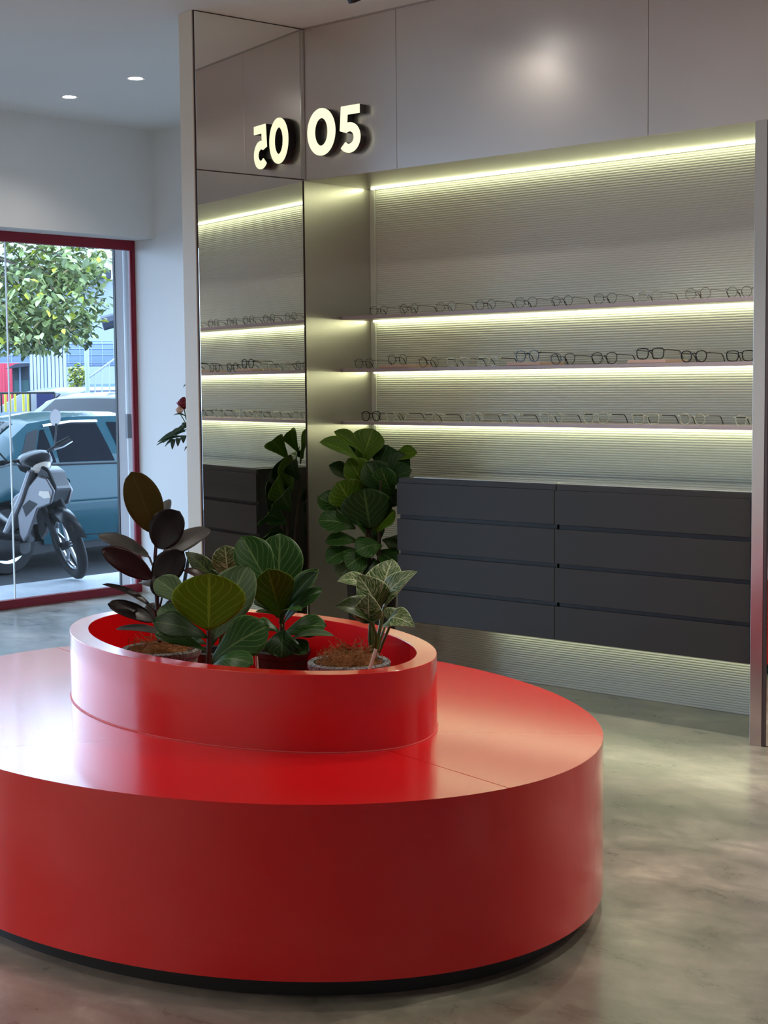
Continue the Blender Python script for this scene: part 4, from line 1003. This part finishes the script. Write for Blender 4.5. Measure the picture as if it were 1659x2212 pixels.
# two fluted white piers
M['flute'] = mat('white_fluted_cladding', G(164, 173, 192), .45); M['flutegap'] = mat('blue_grey_gap', G(122, 134, 156), .6)
for (x0, x1, y0), lb in (((66, 103, 728), 'tall white fluted pier beside the dark kiosk'), ((104, 145, 742), 'lower white fluted pier nearer the white post')):
    Dq = 28; r = world_root('fluted_pier', (x0+x1)/2, Dq, lb, 'pier', 'white fluted piers across the road'); Q = fmat((x0+x1)/2, Dq); hw = (x1-x0)/2*Dq/FPX
    kid(MB().box(-hw, hw, 0, .3, -.13, zof(y0, Dq), Q), 'core', M['flutegap'], r)
    nf = 5
    for i in range(nf):
        a = -hw+i*2*hw/nf; kid(MB().box(a+.008, a+2*hw/nf-.008, -.04, .01, -.13, zof(y0, Dq), Q), 'flute', M['flute'], r)
# red wall and dark kiosk
M['rwall'] = mat('red_painted_wall', G(192, 58, 78), .5); M['kiosk'] = mat('dark_kiosk_shade', G(46, 56, 64), .5); M['mesh'] = mat('green_grey_mesh', G(54, 84, 84), .6)
Dq = 30; r = world_root('red_shopfront', -10, Dq, 'red painted shopfront wall at the left edge of the glazing', 'building'); Q = fmat(0, Dq)
kid(MB().box(-3.2, 44*Dq/FPX, 0, .3, -.13, zof(785, Dq), Q), 'wall', M['rwall'], r)
for i in range(9): kid(MB().box(-1.2+i*.18, -1.17+i*.18, -.03, .0, -.13, zof(785, Dq), Q), 'batten', M['rwall'], r)
Dq = 29; r = world_root('dark_kiosk', 42, Dq, 'dark kiosk with a slanted awning between the red wall and the fluted piers', 'kiosk'); Q = fmat(42, Dq); k_ = Dq/FPX
kid(MB().box(-14*k_, 22*k_, .0, .3, -.13, zof(792, Dq), Q), 'cabin', M['kiosk'], r)
kid(MB().prism([(-26*k_, zof(797, Dq)), (-4*k_, zof(787, Dq)), (24*k_, zof(786, Dq)), (24*k_, zof(792, Dq)), (-12*k_, zof(796, Dq))], -.5, .3, lambda u, v, w: Q @ Vector((u, w, v))), 'awning', M['bdark'], r)
kid(MB().box(-10*k_, 20*k_, -.02, .0, zof(850, Dq), zof(822, Dq), Q), 'mesh_panel', M['mesh'], r)
kid(MB().box(0*k_, 4*k_, -.06, .0, -.13, zof(790, Dq), Q), 'post', M['bgrey'], r)
# yellow posts and black rail
Dq = 20.3; M['yel'] = mat('yellow_post_paint', G(222, 206, 70), .5)
for i, x in enumerate((-6, 11, 21, 32, 50, 60)):
    r = tag(MB().tube([dp(x, 842, Dq)*1 if False else Vector((dp(x, 842, Dq).x, dp(x, 842, Dq).y, -.13)), Vector((dp(x, 842, Dq).x, dp(x, 842, Dq).y, zof(851, Dq)))], .016, 8).build('barrier_post', M['yel']), 'slim yellow barrier post under the black rail, %s from the left' % ORD[i], 'post', 'yellow barrier posts across the road')
a, b = dp(-60, 849, Dq-.1), dp(118, 850, Dq-.1); a.z = b.z = zof(849, Dq)
r = empty('barrier_rail', (a.x, a.y, -.13), 0, 'thin black rail running above the yellow posts', 'rail'); kid(MB().tube([a, b], .014, 6), 'rail', M['black'], r)
for t in (0, .35, .7, 1): p_ = a.lerp(b, t); kid(MB().tube([p_, Vector((p_.x, p_.y, -.13))], .012, 6), 'rail_post', M['black'], r)
r = tag(MB().box(-.12, .12, 0, .1, -.1, zof(848, 20.8), fmat(98, 20.8)).build('blue_drum', mat('navy_panel', G(40, 44, 90), .5), bevel=.01), 'dark navy panel standing between the fluted piers', 'panel')
# white post and stair rail
Dq = 21.5; r = world_root('stair_railing', 189, Dq, 'white tubular post and sloping stair railing behind the parked cars', 'railing'); Q = fmat(189, Dq); k_ = Dq/FPX
kid(MB().tube([Q @ Vector((0, 0, -.13)), Q @ Vector((0, 0, zof(752, Dq)))], 5*k_, 14), 'post', M['outwhite'], r)
top = lambda x: zof(817-(x-193)*.70, Dq)
kid(MB().tube([Q @ Vector(((x-189)*k_, 0, top(x))) for x in (193, 225, 262, 300)], 2.4*k_, 8), 'handrail', M['outwhite'], r)
for x in (205, 220, 236, 252, 268): kid(MB().tube([Q @ Vector(((x-189)*k_, 0, top(x))), Q @ Vector(((x-189)*k_, 0, -.13))], 1.5*k_, 6), 'baluster', M['outwhite'], r)
kid(MB().tube([Q @ Vector(((225-189)*k_, .3, zof(700, Dq))), Q @ Vector(((262-189)*k_, .3, zof(690, Dq)))], .1, 8), 'brace', M['bdark'], r)
# bush
Dq = 29.5; r = world_root('round_bush', 166, Dq, 'small green bush below the awning beside the white post', 'bush'); L = Vector(r.location)
for nm in ('tl1', 'tl3', 'tl5'):
    mb = MB()
    for i in range(150):
        while True:
            a, b, c = rd.uniform(-1, 1), rd.uniform(-1, 1), rd.uniform(-1, 1)
            if a*a+b*b+c*c < 1: break
        az = rd.uniform(0, 2*PI); card_leaf(mb, dp(168+a*24, 815+b*32, Dq+c*.25)-L, Vector((math.cos(az), math.sin(az), rd.uniform(-1, .3))), Vector((rd.uniform(-.5, .5), rd.uniform(-.5, .5), 1)), .08, .05)
    o = mb.build('foliage', M[nm], r); o['kind'] = 'stuff'
kid(MB().tube([Vector((L.x, L.y, -.13)), dp(167, 830, Dq)], .03, 6), 'stem', M['bark'], r)

# ------------------------------------------------------------------ flower arrangement behind the partition
fb = at(446, 930, 'y', 6.45)
fl = empty('flower_stand', (fb.x, fb.y, 0), 0, 'flower stand with a dark red rose and palm leaf peeping out behind the cream partition', 'flowers')
FL = Vector(fl.location); FD = (fb-CAMP).dot(CF)
for a in (0, 2.1, 4.2): MB().tube([(.0, 0, 1.05), (.28*math.cos(a+.5), .28*math.sin(a+.5), 0.008)], .012, 8).build('leg', M['scblack'], fl)
MB().lathe([(0, .95), (.07, .96), (.11, 1.10), (.10, 1.16), (0, 1.14)], 20).build('vase', M['bwhite'], fl)
def blossom(c, R, m, name, n=22, seed=2):
    r2 = random.Random(seed); mb = MB()
    for k in range(n):
        a = k*2.4; q = (k/n)**.6; rad_ = R*(.25+.75*q); tl = .3+.9*q
        base = c-Vector((0, 0, R*.5)); o_ = Vector((math.cos(a), math.sin(a), 0)); sdv = Vector((-math.sin(a), math.cos(a), 0))
        rw = []
        for j in range(5):
            t = j/4; cen = base+o_*(rad_*math.sin(t*1.5)*.9)+Vector((0, 0, R*(1.5-.7*q)*t)); hw = R*.62*math.sin(PI*(.12+.76*t))
            rw.append([cen+sdv*(u*hw)-o_*(abs(u)**2*hw*.5) for u in (-1, -.5, 0, .5, 1)])
        mb.grid(rw)
    return mb.build(name, m, fl)
M['rose'] = mat('dark_red_petal', G(122, 12, 32), .6); M['peach'] = mat('peach_petal', G(222, 176, 150), .6)
rc = dp(396, 875, FD)-FL
blossom(rc, .050, M['rose'], 'rose'); blossom(dp(388, 888, FD-.02)-FL, .032, M['peach'], 'peach_flower', 14, 5); blossom(dp(424, 900, FD)-FL, .045, M['peach'], 'peach_flower', 16, 6)
MB().tube([(0, 0, 1.1), dp(402, 905, FD)-FL, rc], .004, 6).build('flower_stem', M['gstem'], fl)
MB().tube([(0, 0, 1.1), dp(400, 912, FD-.02)-FL, dp(388, 892, FD-.02)-FL], .003, 6).build('flower_stem', M['gstem'], fl)
M['palm'] = mat('dark_palm_leaf', G(46, 66, 50), .35)
def blade(p, q, w, n=None):
    mb = MB(); d = (q-p); n = n or cn(.1, .5, .9); x = d.normalized().cross(n.normalized())
    mb.grid([[p+d*t+x*(u*w*.5*math.sin(PI*(.15+.8*t)))+n.normalized()*(.03*math.sin(PI*t)) for u in (-1, 0, 1)] for t in [i/6 for i in range(7)]])
    o = mb.build('palm_leaflet', M['palm'], fl); return o
r0, r1 = dp(424, 915, FD)-FL, dp(352, 956, FD)-FL
MB().tube([(0, 0, 1.12), r0.lerp(r1, .1), r0.lerp(r1, .6), r1], .0035, 5).build('palm_stem', M['gstem'], fl)
for (x0, y0), (x1, y1), w in (((410, 920), (378, 935), .03), ((400, 930), (341, 955), .035), ((398, 925), (362, 946), .03), ((405, 918), (390, 924), .025), ((392, 942), (338, 962), .022), ((380, 950), (356, 965), .02), ((375, 950), (372, 971), .03), ((386, 946), (384, 964), .034), ((396, 940), (396, 957), .04), ((408, 968), (398, 974), .012), ((406, 902), (374, 897), .012), ((404, 836), (396, 838), .01)):
    blade(dp(x0, y0, FD)-FL, dp(x1, y1, FD-.02)-FL, w)
